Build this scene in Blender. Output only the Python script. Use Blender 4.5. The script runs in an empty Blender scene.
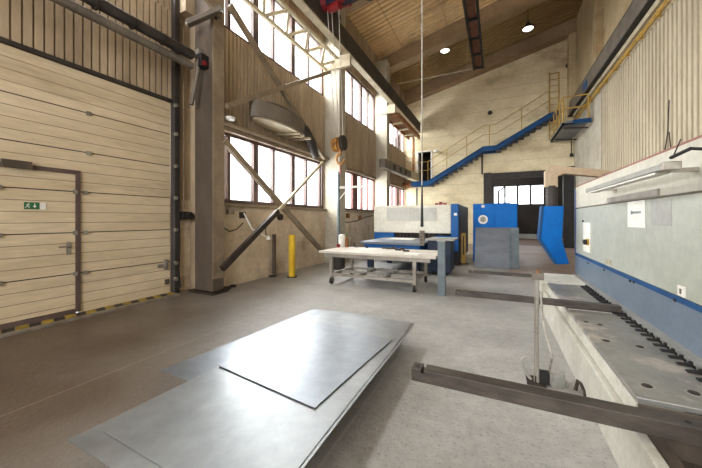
import bpy, bmesh, math, random
from mathutils import Vector, Matrix
random.seed(7)
S = bpy.context.scene
COL = S.collection
F, UV, HV, H = 305.0, 497.0, 219.0, 1.5
YAW = math.atan(146 / 305)

# ------------------------------------------------------------ camera, world, exposure
cam = bpy.data.cameras.new('camera')
cam.sensor_width = 36; cam.lens = F / 702 * 36; cam.shift_y = -15 / 702
cam.clip_start = .02; cam.clip_end = 200
camo = bpy.data.objects.new('camera', cam); COL.objects.link(camo)
camo.location = (0, 0, H); camo.rotation_euler = (math.pi / 2, 0, YAW)
S.camera = camo
W = bpy.data.worlds.new('sky'); S.world = W; W.use_nodes = True
W.node_tree.nodes['Background'].inputs[0].default_value = (.93, .97, 1, 1)
W.node_tree.nodes['Background'].inputs[1].default_value = 2.0
S.view_settings.view_transform = 'Standard'; S.view_settings.look = 'None'
S.view_settings.exposure = 1.32; S.view_settings.gamma = 1
S.view_settings.use_curve_mapping = False
S.cycles.max_bounces = 10; S.cycles.diffuse_bounces = 6; S.cycles.transparent_max_bounces = 12
S.cycles.use_denoising = True
S.cycles.sample_clamp_indirect = 12

def area(loc, rot, sx, sy, power, col=(.95, .98, 1)):
    l = bpy.data.lights.new('daylight_or_fill', 'AREA'); l.shape = 'RECTANGLE'; l.size = sx; l.size_y = sy
    l.energy = power; l.color = col
    o = bpy.data.objects.new('daylight_or_fill', l); COL.objects.link(o); o.location = loc; o.rotation_euler = rot
    return o
R = math.radians
# daylight entering through the left-hand windows (outside the glass, pointing in: local -Z to +X, tilted down)
for (y, z, w, h, p) in [(6.9, 6.7, 4.2, 1.9, 280), (11.8, 6.7, 4.2, 1.9, 280), (16.7, 6.7, 4.2, 1.9, 230), (2, 6.7, 4, 1.9, 230), (-4, 6.7, 6, 1.9, 230),
                        (6.9, 2.7, 4.2, 1.6, 220), (11.8, 2.7, 4.2, 1.6, 210), (16.7, 2.7, 4.2, 1.6, 170)]:
    area((-6.3, y, z + .35), (0, R(-68), 0), h, w, p)
# unseen fill light behind the camera, added at the back wall's openings
area((.2, -8.4, 4.6), (R(68), 0, 0), 7.5, 5.5, 400, (.97, .98, 1))
# unseen fill light added to brighten the hall beyond the opening
area((-1.5, 24, 5.4), (0, R(-40), 0), 3, 5, 160)

# ------------------------------------------------------------ helpers
def lin(c): return tuple((x / 255 / 12.92 if x / 255 <= .04045 else ((x / 255 + .055) / 1.055) ** 2.4) for x in c) + (1,)
def P(u, v, x=None, y=None, z=None):
    th = math.atan((u - 351) / F); du = u - 351
    # exact pinhole in the level camera's frame
    c, s = math.cos(YAW), math.sin(YAW)
    dx = -s * F + c * du; dy = c * F + s * du; dz = HV - v
    t = x / dx if x is not None else (y / dy if y is not None else (z - H) / dz)
    return Vector((dx * t, dy * t, H + dz * t))
MATS = {}
def mat(name, c1, c2=None, scale=2.0, rough=.8, metal=0, bump=0, stretch=(1, 1, 1), lo=.35, hi=.65, spec=.4, c3=None, s3=.6, l3=.55, h3=.7, bscale=None, rvar=0, fine=.12):
    m = bpy.data.materials.new(name); m.use_nodes = True; MATS[name] = m
    N = m.node_tree.nodes; L = m.node_tree.links
    b = N['Principled BSDF']; b.inputs['Roughness'].default_value = rough; b.inputs['Metallic'].default_value = metal
    b.inputs['Specular IOR Level'].default_value = spec
    geo = N.new('ShaderNodeNewGeometry'); mp = N.new('ShaderNodeMapping'); mp.inputs['Scale'].default_value = stretch
    L.new(geo.outputs['Position'], mp.inputs[0])
    def noise(sc, det=6):
        n = N.new('ShaderNodeTexNoise'); n.inputs['Scale'].default_value = sc; n.inputs['Detail'].default_value = det
        n.inputs['Roughness'].default_value = .62
        L.new(mp.outputs[0], n.inputs['Vector']); return n.outputs['Fac']
    def rng(sock, a, d):
        r = N.new('ShaderNodeMapRange'); r.inputs[1].default_value = a; r.inputs[2].default_value = d
        L.new(sock, r.inputs[0]); return r.outputs[0]
    def mix(f, a, d):
        x = N.new('ShaderNodeMix'); x.data_type = 'RGBA'
        if hasattr(f, 'is_linked'): L.new(f, x.inputs[0])
        else: x.inputs[0].default_value = f
        for k, q in ((6, a), (7, d)):
            if hasattr(q, 'is_linked'): L.new(q, x.inputs[k])
            else: x.inputs[k].default_value = q
        return x.outputs[2]
    n1 = noise(scale)
    col = mix(rng(n1, lo, hi), lin(c1), lin(c2 or tuple(k * .88 for k in c1)))
    if c3: col = mix(rng(noise(s3, 8), l3, h3), col, lin(c3))
    fn = noise(scale * 9, 5)
    fm = N.new('ShaderNodeMapRange'); fm.inputs[1].default_value = .3; fm.inputs[2].default_value = .7
    fm.inputs[3].default_value = 1 - fine; fm.inputs[4].default_value = 1 + fine * .6; L.new(fn, fm.inputs[0])
    vm = N.new('ShaderNodeVectorMath'); vm.operation = 'SCALE'; L.new(col, vm.inputs[0]); L.new(fm.outputs[0], vm.inputs[3]); col = vm.outputs[0]
    L.new(col, b.inputs['Base Color'])
    if rvar:
        r = N.new('ShaderNodeMapRange'); r.inputs[1].default_value = .3; r.inputs[2].default_value = .7
        r.inputs[3].default_value = max(rough - rvar, .05); r.inputs[4].default_value = min(rough + rvar, 1)
        L.new(noise(scale * .7), r.inputs[0]); L.new(r.outputs[0], b.inputs['Roughness'])
    if bump:
        bp = N.new('ShaderNodeBump'); bp.inputs['Strength'].default_value = bump; bp.inputs['Distance'].default_value = .02
        L.new(noise(bscale or scale * 6), bp.inputs['Height']); L.new(bp.outputs[0], b.inputs['Normal'])
    m['col'] = 0
    return m
def nodes(m): return m.node_tree.nodes, m.node_tree.links, m.node_tree.nodes['Principled BSDF']
def bands(m, axis, period, width, colour, offset=0, extra=None):
    """thin joint lines every `period` metres along an axis of the world"""
    N, L, b = nodes(m)
    geo = N.new('ShaderNodeNewGeometry'); sp = N.new('ShaderNodeSeparateXYZ'); L.new(geo.outputs['Position'], sp.inputs[0])
    a = N.new('ShaderNodeMath'); a.operation = 'ADD'; a.inputs[1].default_value = offset + 100 * period; L.new(sp.outputs[axis], a.inputs[0])
    md = N.new('ShaderNodeMath'); md.operation = 'MODULO'; md.inputs[1].default_value = period; L.new(a.outputs[0], md.inputs[0])
    lt = N.new('ShaderNodeMath'); lt.operation = 'LESS_THAN'; lt.inputs[1].default_value = width; L.new(md.outputs[0], lt.inputs[0])
    src = b.inputs['Base Color'].links[0].from_socket
    x = N.new('ShaderNodeMix'); x.data_type = 'RGBA'; L.new(lt.outputs[0], x.inputs[0]); L.new(src, x.inputs[6]); x.inputs[7].default_value = lin(colour)
    L.new(x.outputs[2], b.inputs['Base Color'])

mat('floor', (174, 172, 166), (150, 148, 142), 1.1, .42, 0, .3, lo=.3, hi=.7, c3=(196, 194, 188), s3=.5, l3=.5, h3=.75, bscale=24, rvar=.1, fine=.15)
# brown gate dirt; its gradient also paints in the floor's light falloff; saw-cut joints
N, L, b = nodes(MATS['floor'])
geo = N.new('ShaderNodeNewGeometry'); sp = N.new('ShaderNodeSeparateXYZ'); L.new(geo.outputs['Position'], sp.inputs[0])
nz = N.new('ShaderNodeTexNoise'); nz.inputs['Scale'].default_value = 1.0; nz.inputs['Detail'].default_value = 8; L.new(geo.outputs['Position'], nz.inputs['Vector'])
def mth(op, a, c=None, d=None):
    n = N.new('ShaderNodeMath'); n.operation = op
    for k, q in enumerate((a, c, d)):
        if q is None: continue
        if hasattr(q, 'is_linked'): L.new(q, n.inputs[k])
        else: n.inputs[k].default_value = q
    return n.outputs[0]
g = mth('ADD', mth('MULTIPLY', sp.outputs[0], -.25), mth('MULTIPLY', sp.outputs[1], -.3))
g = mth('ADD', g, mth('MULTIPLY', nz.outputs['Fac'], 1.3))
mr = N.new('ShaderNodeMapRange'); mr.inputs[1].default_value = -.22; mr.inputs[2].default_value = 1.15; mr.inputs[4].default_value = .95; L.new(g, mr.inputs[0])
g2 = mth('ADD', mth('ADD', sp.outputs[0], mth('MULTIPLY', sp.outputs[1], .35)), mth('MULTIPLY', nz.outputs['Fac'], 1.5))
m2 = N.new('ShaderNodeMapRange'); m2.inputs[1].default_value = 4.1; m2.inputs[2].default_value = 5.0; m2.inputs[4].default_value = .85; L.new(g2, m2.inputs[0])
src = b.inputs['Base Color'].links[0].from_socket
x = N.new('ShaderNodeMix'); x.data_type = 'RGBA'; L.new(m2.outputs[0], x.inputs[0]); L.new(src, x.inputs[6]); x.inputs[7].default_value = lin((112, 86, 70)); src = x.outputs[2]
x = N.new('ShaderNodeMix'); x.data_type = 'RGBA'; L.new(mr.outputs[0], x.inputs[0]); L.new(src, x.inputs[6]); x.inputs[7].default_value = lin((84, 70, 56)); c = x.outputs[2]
ns = N.new('ShaderNodeTexNoise'); ns.inputs['Scale'].default_value = 45; ns.inputs['Detail'].default_value = 4; L.new(geo.outputs['Position'], ns.inputs['Vector'])
sm = N.new('ShaderNodeMapRange'); sm.inputs[1].default_value = .56; sm.inputs[2].default_value = .7; sm.inputs[4].default_value = .45; L.new(ns.outputs['Fac'], sm.inputs[0])
x = N.new('ShaderNodeMix'); x.data_type = 'RGBA'; L.new(sm.outputs[0], x.inputs[0]); L.new(c, x.inputs[6]); x.inputs[7].default_value = lin((70, 60, 52)); c = x.outputs[2]
for ax, off, w in ((0, 3.4, .008), (0, .97, .01), (1, -5.35, .008), (1, -9.6, .008)):
    lt = mth('LESS_THAN', mth('ABSOLUTE', mth('ADD', sp.outputs[ax], off)), w)
    lt = mth('MULTIPLY', lt, .35)
    x = N.new('ShaderNodeMix'); x.data_type = 'RGBA'; L.new(lt, x.inputs[0]); L.new(c, x.inputs[6]); x.inputs[7].default_value = lin((176, 168, 156)); c = x.outputs[2]
L.new(c, b.inputs['Base Color'])

mat('gate', (218, 200, 170), (200, 181, 149), 1.2, .55, 0, .1, (1, .35, 2.2), c3=(136, 112, 86), s3=.8, l3=.56, h3=.85, bscale=30)
bands(MATS['gate'], 2, .16, .009, (126, 106, 84)); bands(MATS['gate'], 2, .64, .016, (66, 50, 38))
mat('corr', (186, 166, 138), (158, 138, 113), 1.5, .7, 0, .1, (1, 1, .3), c3=(98, 76, 58), s3=.7, l3=.55, h3=.8)
mat('corr_light', (184, 172, 147), (166, 154, 130), 1.2, .7, 0, .05, (1, 1, .3))
mat('plaster', (222, 203, 176), (190, 170, 142), 1.3, .9, 0, .5, c3=(98, 80, 64), s3=1.0, l3=.56, h3=.8, bscale=14)
mat('pilaster', (186, 178, 160), (162, 152, 133), 1.4, .8, 0, .3, c3=(172, 152, 124), s3=1.0, l3=.6, h3=.85)
mat('endwall', (232, 217, 182), (212, 195, 158), .9, .85, 0, .4, (1, 1, 1.6), c3=(158, 134, 102), s3=.45, l3=.55, h3=.8, bscale=10)
bands(MATS['endwall'], 2, .6, .012, (170, 152, 122))
mat('upperwall', (200, 181, 143), (174, 156, 121), .8, .85, 0, .2, c3=(158, 130, 94), s3=.5)
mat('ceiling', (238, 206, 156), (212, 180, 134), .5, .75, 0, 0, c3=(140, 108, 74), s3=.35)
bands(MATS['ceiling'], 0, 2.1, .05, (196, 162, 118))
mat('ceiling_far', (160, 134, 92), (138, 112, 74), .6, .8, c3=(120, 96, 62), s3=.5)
mat('girder', (160, 134, 102), (134, 110, 82), .8, .75)
mat('column', (90, 78, 66), (70, 60, 51), 1.2, .8, 0, .2, (1, 1, .4), c3=(118, 100, 82), s3=1.2, l3=.55, h3=.8)
mat('steel_dark', (66, 60, 56), (48, 43, 40), 2, .6, .2)
mat('crane_beam', (78, 70, 62), (56, 50, 45), 1.4, .65, .2, c3=(132, 114, 90), s3=1.6, l3=.6, h3=.8)
mat('cream', (186, 174, 146), (160, 146, 120), 2, .65, 0, c3=(150, 122, 88), s3=2, l3=.62, h3=.8)
mat('brace', (150, 133, 109), (122, 106, 86), 2, .65)
mat('win_frame', (98, 80, 74), (78, 62, 58), 2, .6)
mat('win_red', (104, 60, 52), (84, 50, 44), 2, .6)
mat('blue', (0, 104, 188), (0, 90, 168), 1.5, .42, 0, spec=.12)
mat('blue_machine', (36, 94, 158), (28, 80, 138), 1.5, .45, spec=.2)
mat('blue_stair', (28, 78, 126), (20, 60, 100), 2, .5, spec=.2)
mat('blue_dark', (24, 42, 66), (18, 32, 52), 2, .5)
mat('blue_guard', (98, 112, 126), (110, 122, 134), 2.2, .4, .15, c3=(118, 130, 146), s3=1, l3=.5, h3=.75)
mat('blue_edge', (70, 96, 160), (56, 80, 140), 2, .45)
mat('yellow', (214, 178, 34), (196, 156, 24), 3, .55)
mat('yellow_rail', (190, 152, 72), (160, 126, 54), 3, .6)
mat('orange', (150, 98, 50), (118, 76, 40), 3, .6)
mat('black', (24, 22, 22), (36, 33, 31), 3, .6)
mat('white', (232, 230, 222), (216, 212, 200), 2, .5)
mat('hood', (216, 212, 198), (204, 198, 180), 1.2, .45, c3=(206, 190, 156), s3=1.2, l3=.62, h3=.85)
mat('pane_grey', (196, 194, 184), (178, 176, 168), 3, .25)
mat('panel', (172, 174, 162), (164, 166, 152), 1.2, .4, 0, c3=(150, 152, 138), s3=.9, l3=.55, h3=.8, spec=.5)
mat('panel_top', (204, 200, 186), (186, 182, 166), 1.5, .4)
mat('redtrim', (150, 98, 84), (128, 80, 68), 4, .6)
mat('bed_white', (204, 201, 190), (178, 174, 160), 2, .55, 0, .1, c3=(150, 140, 122), s3=3.2, l3=.6, h3=.75)
mat('bed_top', (160, 158, 150), (136, 134, 128), 2, .42, .55, .12, c3=(196, 184, 172), s3=2.2, l3=.54, h3=.64, rvar=.1, bscale=20)
mat('steel_bar', (84, 76, 68), (56, 50, 45), 4, .45, .2, .15, (1, 3, 3), bscale=30)
mat('sheet', (160, 163, 163), (142, 145, 146), .9, .37, .85, .02, c3=(132, 137, 140), s3=.7, rvar=.11, bscale=3)
mat('sheet_dull', (150, 155, 160), (132, 137, 142), .9, .38, .85, .02, rvar=.08, bscale=3)
mat('plate_grey', (120, 126, 134), (104, 110, 118), 1.5, .45, .5, 0, (1, 1, 3))
mat('plate_light', (166, 165, 158), (146, 144, 136), 2, .5, .3)
mat('table_top', (206, 199, 186), (184, 175, 160), 2, .6, 0, .1, c3=(150, 136, 116), s3=3, l3=.6, h3=.8)
mat('table_frame', (166, 160, 150), (138, 131, 121), 3, .5, .4)
mat('post_grey', (112, 122, 126), (90, 100, 106), 3, .5, .3)
mat('wood', (186, 166, 138), (168, 146, 118), 2, .6)
mat('timber', (120, 92, 64), (90, 68, 48), 6, .85, 0, .3, (3, .4, 3))
mat('iron', (74, 64, 56), (50, 44, 40), 4, .6, .5)
mat('red', (150, 30, 28), (110, 20, 30), 6, .55)
mat('navy', (34, 32, 56), (24, 22, 40), 6, .6)
mat('green', (40, 112, 66), None, 6, .5)
mat('rubber', (34, 30, 28), (46, 42, 38), 6, .8)
mat('rope', (190, 184, 172), (150, 144, 134), 6, .8)
mat('hook', (206, 150, 74), (120, 84, 50), 9, .5, .2)
mat('duct', (126, 116, 104), (100, 92, 82), 2, .6, .2)
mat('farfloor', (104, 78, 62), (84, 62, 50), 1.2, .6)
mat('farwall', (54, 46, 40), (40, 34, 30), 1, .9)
mat('paint_yellow', (190, 160, 50), (120, 104, 60), 8, .7)
mat('paint_black', (38, 34, 32), (66, 58, 50), 8, .7)
mat('aluminium', (168, 162, 152), (132, 124, 112), 5, .45, .6)
mat('orange_wood', (120, 76, 58), (96, 58, 44), 5, .7)
g = mat('glass', (255, 255, 255), (250, 250, 250), 1, .1)
N, L, b = nodes(g); tr = N.new('ShaderNodeBsdfTransparent'); gl = N.new('ShaderNodeBsdfGlossy'); gl.inputs['Roughness'].default_value = .08
mx = N.new('ShaderNodeMixShader'); mx.inputs[0].default_value = .06; L.new(tr.outputs[0], mx.inputs[1]); L.new(gl.outputs[0], mx.inputs[2])
L.new(mx.outputs[0], N['Material Output'].inputs[0])
g = mat('lamp', (255, 250, 240), None, 1, .4); N, L, b = nodes(g)
b.inputs['Emission Color'].default_value = (1, .95, .85, 1); b.inputs['Emission Strength'].default_value = 1.0

class MB:
    def __init__(s): s.bm = bmesh.new()
    def box(s, x0, x1, y0, y1, z0, z1):
        v = [s.bm.verts.new((x, y, z)) for x in (x0, x1) for y in (y0, y1) for z in (z0, z1)]
        for f in ((0, 1, 3, 2), (4, 6, 7, 5), (0, 4, 5, 1), (2, 3, 7, 6), (0, 2, 6, 4), (1, 5, 7, 3)): s.bm.faces.new([v[i] for i in f])
        return s
    def beam(s, a, b, w, h, up=(0, 0, 1)):
        a, b = Vector(a), Vector(b); d = (b - a).normalized(); up = Vector(up)
        if abs(d.dot(up)) > .98: up = Vector((0, 1, 0))
        sd = d.cross(up).normalized(); u2 = sd.cross(d)
        v = [s.bm.verts.new(p + sd * i * w / 2 + u2 * j * h / 2) for p in (a, b) for i in (-1, 1) for j in (-1, 1)]
        for f in ((0, 1, 3, 2), (4, 6, 7, 5), (0, 4, 5, 1), (2, 3, 7, 6), (0, 2, 6, 4), (1, 5, 7, 3)): s.bm.faces.new([v[i] for i in f])
        return s
    def tube(s, pts, r, n=8):
        pts = [Vector(p) for p in pts]; rings = []; rr = r if isinstance(r, (list, tuple)) else [r] * len(pts)
        ref = None
        for i, p in enumerate(pts):
            d = (pts[min(i + 1, len(pts) - 1)] - pts[max(i - 1, 0)]).normalized()
            if ref is None: ref = Vector((0, 0, 1)) if abs(d.z) < .9 else Vector((1, 0, 0))
            a = d.cross(ref).normalized(); b_ = a.cross(d).normalized(); ref = b_ if abs(d.dot(b_)) < .9 else ref
            rings.append([s.bm.verts.new(p + (a * math.cos(k * 2 * math.pi / n) + b_ * math.sin(k * 2 * math.pi / n)) * rr[i]) for k in range(n)])
        for A, B in zip(rings, rings[1:]):
            for k in range(n): s.bm.faces.new((A[k], A[(k + 1) % n], B[(k + 1) % n], B[k]))
        s.bm.faces.new(rings[0][::-1]); s.bm.faces.new(rings[-1]); return s
    def prism(s, poly, vec):
        a = [s.bm.verts.new(p) for p in poly]; b = [s.bm.verts.new(Vector(p) + Vector(vec)) for p in poly]; n = len(a)
        s.bm.faces.new(a); s.bm.faces.new(b[::-1])
        for k in range(n): s.bm.faces.new((a[k], b[k], b[(k + 1) % n], a[(k + 1) % n]))
        return s
    def lathe(s, prof, c=(0, 0, 0), n=20, axis='z'):
        rings = []
        for r, h in prof:
            ring = []
            for k in range(n):
                t = 2 * math.pi * k / n; p = (r * math.cos(t), r * math.sin(t), h)
                if axis == 'y': p = (p[0], p[2], p[1])
                if axis == 'x': p = (p[2], p[0], p[1])
                ring.append(s.bm.verts.new(Vector(p) + Vector(c)))
            rings.append(ring)
        for A, B in zip(rings, rings[1:]):
            for k in range(n): s.bm.faces.new((A[k], A[(k + 1) % n], B[(k + 1) % n], B[k]))
        s.bm.faces.new(rings[0]); s.bm.faces.new(rings[-1][::-1]); return s
    def build(s, name, m, parent=None, bevel=0, smooth=False, label=None):
        bmesh.ops.recalc_face_normals(s.bm, faces=s.bm.faces)
        me = bpy.data.meshes.new(name); s.bm.to_mesh(me); s.bm.free()
        me.materials.append(MATS[m]); o = bpy.data.objects.new(name, me); COL.objects.link(o)
        if parent is not None:
            o.parent = parent; o.location = -PL(parent)
        if smooth:
            for p in me.polygons: p.use_smooth = True
            es = o.modifiers.new('edges', 'EDGE_SPLIT'); es.split_angle = R(40)
        if bevel:
            bv = o.modifiers.new('bevel', 'BEVEL'); bv.width = bevel; bv.segments = 2; bv.limit_method = 'ANGLE'
        if label: o['label'] = label
        return o
def PL(o):
    v = Vector(o.location)
    while o.parent: o = o.parent; v += Vector(o.location)
    return v
def tag(o, label, cat, group=None, kind=None):
    o['label'] = label; o['category'] = cat
    if group: o['group'] = group
    if kind: o['kind'] = kind
    return o
def thing(name, loc, label, cat, group=None):
    o = bpy.data.objects.new(name, None); o.empty_display_size = .1; COL.objects.link(o); o.location = loc
    return tag(o, label, cat, group)
def struct(name, mb, m, parent=None, **k):
    o = mb.build(name, m, parent, **k)
    if parent is None: o['kind'] = 'structure'
    return o
def dup(root, off, label=None):
    r = root.copy(); COL.objects.link(r); r.location = Vector(root.location) + Vector(off)
    if label: r['label'] = label
    for ch in list(root.children):
        c_ = ch.copy(); COL.objects.link(c_); c_.parent = r
        for g_ in ch.children:
            d = g_.copy(); COL.objects.link(d); d.parent = c_
    return r

def corr_x(x, y0, y1, z0, z1, per, dep, back=.12, sgn=1, flat=.55):
    """ribbed steel cladding in a plane of constant x, ribs upright; face towards sgn*x"""
    m = MB(); pts = []; y = y0
    while y < y1 - 1e-4:
        for f, d in ((0, 0), (flat, 0), (flat + .05, -dep), (.95, -dep)):
            yy = y + f * per
            if yy <= y1: pts.append((yy, x + sgn * d))
        y += per
    pts.append((y1, x - sgn * dep))
    poly = [(p[1], p[0], z0) for p in pts] + [(x - sgn * back, y1, z0), (x - sgn * back, y0, z0)]
    return m.prism(poly, (0, 0, z1 - z0))

XL, XG, XR, YE = -5.37, -5.95, 3.65, 19.5
def roof(x): return 9.75 + .244 * (x + 4.75)

# ------------------------------------------------------------ structure
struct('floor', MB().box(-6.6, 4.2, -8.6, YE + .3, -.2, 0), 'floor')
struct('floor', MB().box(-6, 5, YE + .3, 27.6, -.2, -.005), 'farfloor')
# left wall
Z1, Z2, Z3, Z4 = 1.85, 3.5, 5.7, 7.5
struct('wall_left', MB().box(XL - .3, XL, 4.5, YE, 0, Z1), 'plaster')
struct('wall_left', corr_x(XL, 4.5, YE, Z2, Z3, .115, .03, .25), 'corr')
struct('wall_left', corr_x(XL, -8.6, YE, Z4, 9.9, .115, .03, .6), 'corr')
struct('wall_left', corr_x(XG, -8.6, 4.5, 3.87, Z3, .115, .05, .3, 1, .76), 'corr')
struct('wall_left', corr_x(XG, -.5, 4.1, Z3, 6.05, .115, .05, .3, 1, .76), 'corr')
struct('wall_left', MB().box(XG - .3, XG, 4.02, 4.5, 1.9, 3.87), 'corr')
struct('wall_left', MB().box(XG - .3, XG - .001, 4.0, 4.5, 0, 1.9), 'plaster')
struct('wall_left', MB().box(XG - .3, XG, -8.6, -1.6, 0, 3.87), 'plaster')
struct('trim_1', MB().box(XL - .25, XL + .1, 4.53, YE, Z1 - .07, Z1), 'brace')
struct('trim_2', MB().box(XG - .02, XG + .05, -1.6, 4.02, 3.85, 3.91), 'steel_dark')
for k, (y0, y1) in enumerate([(4.55, 9.05), (9.65, 13.9), (14.5, 19.4)]):
    struct('trim_%d' % (3 + k), MB().box(XL - .1, XL + .07, y0, y1, Z2 - .08, Z2 + .03), 'brace')
# windows
wn = 0
def window(y0, y1, z0, z1, m, ts, x=XL):
    global wn; wn += 1
    e = bpy.data.objects.new('window_%d' % wn, None); COL.objects.link(e); e.location = (x - .1, (y0 + y1) / 2, z0); e['kind'] = 'structure'
    f = MB().box(x - .16, x - .06, y0, y1, z0, z0 + .09).box(x - .16, x - .06, y0, y1, z1 - .09, z1)
    f.box(x - .16, x - .06, y0, y0 + .06, z0, z1).box(x - .16, x - .06, y1 - .06, y1, z0, z1)
    for y, w in ts: f.box(x - .15, x - .05, y - w / 2, y + w / 2, z0, z1)
    f.build('window_frame', m, e)
    MB().box(x - .115, x - .11, y0 + .02, y1 - .02, z0 + .02, z1 - .02).build('pane', 'glass', e)
def mull(y0, n=5, o=.76):
    return [(y0 + o * (k + .55), .05 if k % 2 == 0 else .13) for k in range(n)]
window(4.53, 9.1, Z1, Z2 - .05, 'win_frame', [(4.99, .08), (5.84, .16), (6.52, .08), (7.39, .16), (8.08, .08), (8.9, .1)])
window(9.6, 14, Z1, Z2 - .05, 'win_red', [(10.1, .07), (10.75, .12), (11.75, .5), (12.5, .12), (13.2, .06)])
window(14.5, 19.4, Z1, Z2 - .05, 'win_red', [(15.2, .1), (16.1, .14), (16.9, .1), (17.8, .14), (18.6, .1)])
window(4.53, 9.1, Z3, Z4, 'win_frame', [(5.0, .08), (5.84, .18), (6.52, .07), (7.39, .16), (8.2, .07)])
window(9.6, 14, Z3, Z4, 'win_frame', [(10.5, .1), (11.5, .1), (12.4, .16), (13.2, .1)])
window(14.5, 19.4, Z3, Z4, 'win_frame', [(15.4, .06), (16.2, .12), (17.1, .06), (18, .12), (18.7, .06)])
window(-.5, 4.1, 6.05, Z4, 'win_frame', [(.4, .06), (1.3, .12), (2.2, .06), (3.1, .12)], XG + .3)
window(-8, -1, Z3, Z4, 'win_frame', [(-6.5, .1), (-5, .1), (-3.5, .1), (-2.2, .1)], XG + .3)  # unseen window behind the camera, added to let in fill
struct('wall_left', MB().box(XG - .3, XG + .25, -1, -.5, Z3, Z4).box(XG - .3, XG + .25, -8.6, -8, Z3, Z4).box(XL - .3, XL, 14, 14.5, Z1, Z4).box(XL - .3, XL, 9.1, 9.6, Z1, Z4).box(XG - .3, XG + .3, 4.1, 4.53, Z3, Z4).box(XG - .3, XL - .25, 4.42, 4.53, 0, Z3).box(XG-.3, XG + .3, -8.6, 4.5, Z4 - .03, Z4 + .03), 'corr')
# end wall with opening and doorway
D0, D1, DZ0, DZ1 = P(418, 180, y=YE).x, P(431, 180, y=YE).x, 3.9, P(425, 152, y=YE).z
OX0, OZ = P(484, 172, y=YE).x, P(520, 172, y=YE).z
OX1 = XR
mb = MB().box(-5.7, D0, YE, YE + .35, 0, 12.5).box(D0, D1, YE, YE + .35, 0, DZ0).box(D0, D1, YE, YE + .35, DZ1, 12.5)
mb.box(D1, OX0, YE, YE + .35, 0, 12.5).box(OX0, OX1, YE, YE + .35, OZ, 12.5).box(OX1, 4.2, YE, YE + .35, 0, 12.5)
struct('wall_end', mb, 'endwall')
# dark frame round the opening and its right-hand pier
struct('door_2', MB().box(OX0 - .02, OX0 + .38, YE - .06, YE + .4, 0, OZ + .05).box(OX0, OX1, YE - .04, YE + .4, OZ - .3, OZ + .02), 'steel_dark')
# hall beyond
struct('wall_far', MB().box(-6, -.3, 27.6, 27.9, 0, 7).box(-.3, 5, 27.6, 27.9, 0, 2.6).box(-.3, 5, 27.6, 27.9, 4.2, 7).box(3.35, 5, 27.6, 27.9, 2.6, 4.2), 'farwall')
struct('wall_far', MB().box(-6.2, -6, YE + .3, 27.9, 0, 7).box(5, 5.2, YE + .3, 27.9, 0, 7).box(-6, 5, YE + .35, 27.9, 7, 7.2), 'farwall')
wn += 1
e = bpy.data.objects.new('window_%d' % wn, None); COL.objects.link(e); e.location = (1.5, 27.7, 2.6); e['kind'] = 'structure'
f = MB().box(-.3, 3.35, 27.62, 27.7, 2.6, 2.68).box(-.3, 3.35, 27.62, 27.7, 4.12, 4.2)
for xx in (-.28, .58, 1.48, 2.38, 3.3): f.box(xx - .07, xx + .07, 27.62, 27.7, 2.6, 4.2)
f.box(-.3, 3.35, 27.62, 27.68, 3.38, 3.41)
f.build('window_frame', 'steel_dark', e); MB().box(-.28, 3.33, 27.72, 27.73, 2.62, 4.18).build('pane', 'glass', e)
# room behind the doorway of the stair landing
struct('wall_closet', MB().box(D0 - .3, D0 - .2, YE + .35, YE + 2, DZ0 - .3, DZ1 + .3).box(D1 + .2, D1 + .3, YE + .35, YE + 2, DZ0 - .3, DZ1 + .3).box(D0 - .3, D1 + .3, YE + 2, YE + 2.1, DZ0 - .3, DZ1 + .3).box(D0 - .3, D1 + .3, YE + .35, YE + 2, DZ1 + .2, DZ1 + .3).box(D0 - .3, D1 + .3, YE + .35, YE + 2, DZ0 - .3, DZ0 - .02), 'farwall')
struct('door_3', MB().box(D1 - .01, D1 + .07, YE - .05, YE + .36, DZ0, DZ1 + .05).box(D0 - .07, D0 + .01, YE - .05, YE + .36, DZ0, DZ1 + .05).box(D0 - .07, D1 + .07, YE - .05, YE + .36, DZ1, DZ1 + .07), 'white')
# right wall
struct('wall_right', corr_x(XR, -8.6, 14.9, 0, 6.5, .2, .035, .35, -1), 'corr_light')
struct('wall_right', MB().box(XR, XR + .35, 14.9, YE, 0, 6.5), 'pilaster')
struct('wall_right', MB().box(XR + .02, XR + .35, -8.6, YE, 6.5, 12.6), 'upperwall')
for k, y in enumerate((-5.2, -.2, 4.8, 9.8, 14.7)):
    struct('trim_%d' % (10 + k), MB().box(XR - .22, XR + .1, y, y + .35, 7.55, 12), 'upperwall')
struct('trim_20', MB().box(XR - .3, XR + .1, 19.05, YE, 6.9, 12), 'upperwall')
# back wall behind the camera, with high openings added to let fill in
struct('wall_back', MB().box(-6.3, 4.2, -8.95, -8.6, 0, 1.9).box(-6.3, 4.2, -8.95, -8.6, 7.4, 12.6).box(-6.3, -3.7, -8.95, -8.6, 1.9, 7.4).box(3.95, 4.2, -8.95, -8.6, 1.9, 7.4), 'plaster')
# ceiling
def roof_deck(y0, y1, m, per=.25):
    pts = []; y = y0
    while y < y1 - 1e-4: pts += [(y, 0), (y + per * .52, 0), (y + per * .6, .06), (y + per * .92, .06)]; y += per
    poly = [(-6.3, a, roof(-6.3) + d) for a, d in pts] + [(-6.3, y, roof(-6.3)), (-6.3, y, roof(-6.3) + .4), (-6.3, y0, roof(-6.3) + .4)]
    struct('ceiling', MB().prism(poly, (10.5, 0, 10.5 * .244)), m)
roof_deck(-8.95, 14.8, 'ceiling'); roof_deck(14.8, YE + .3, 'ceiling_far')

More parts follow.
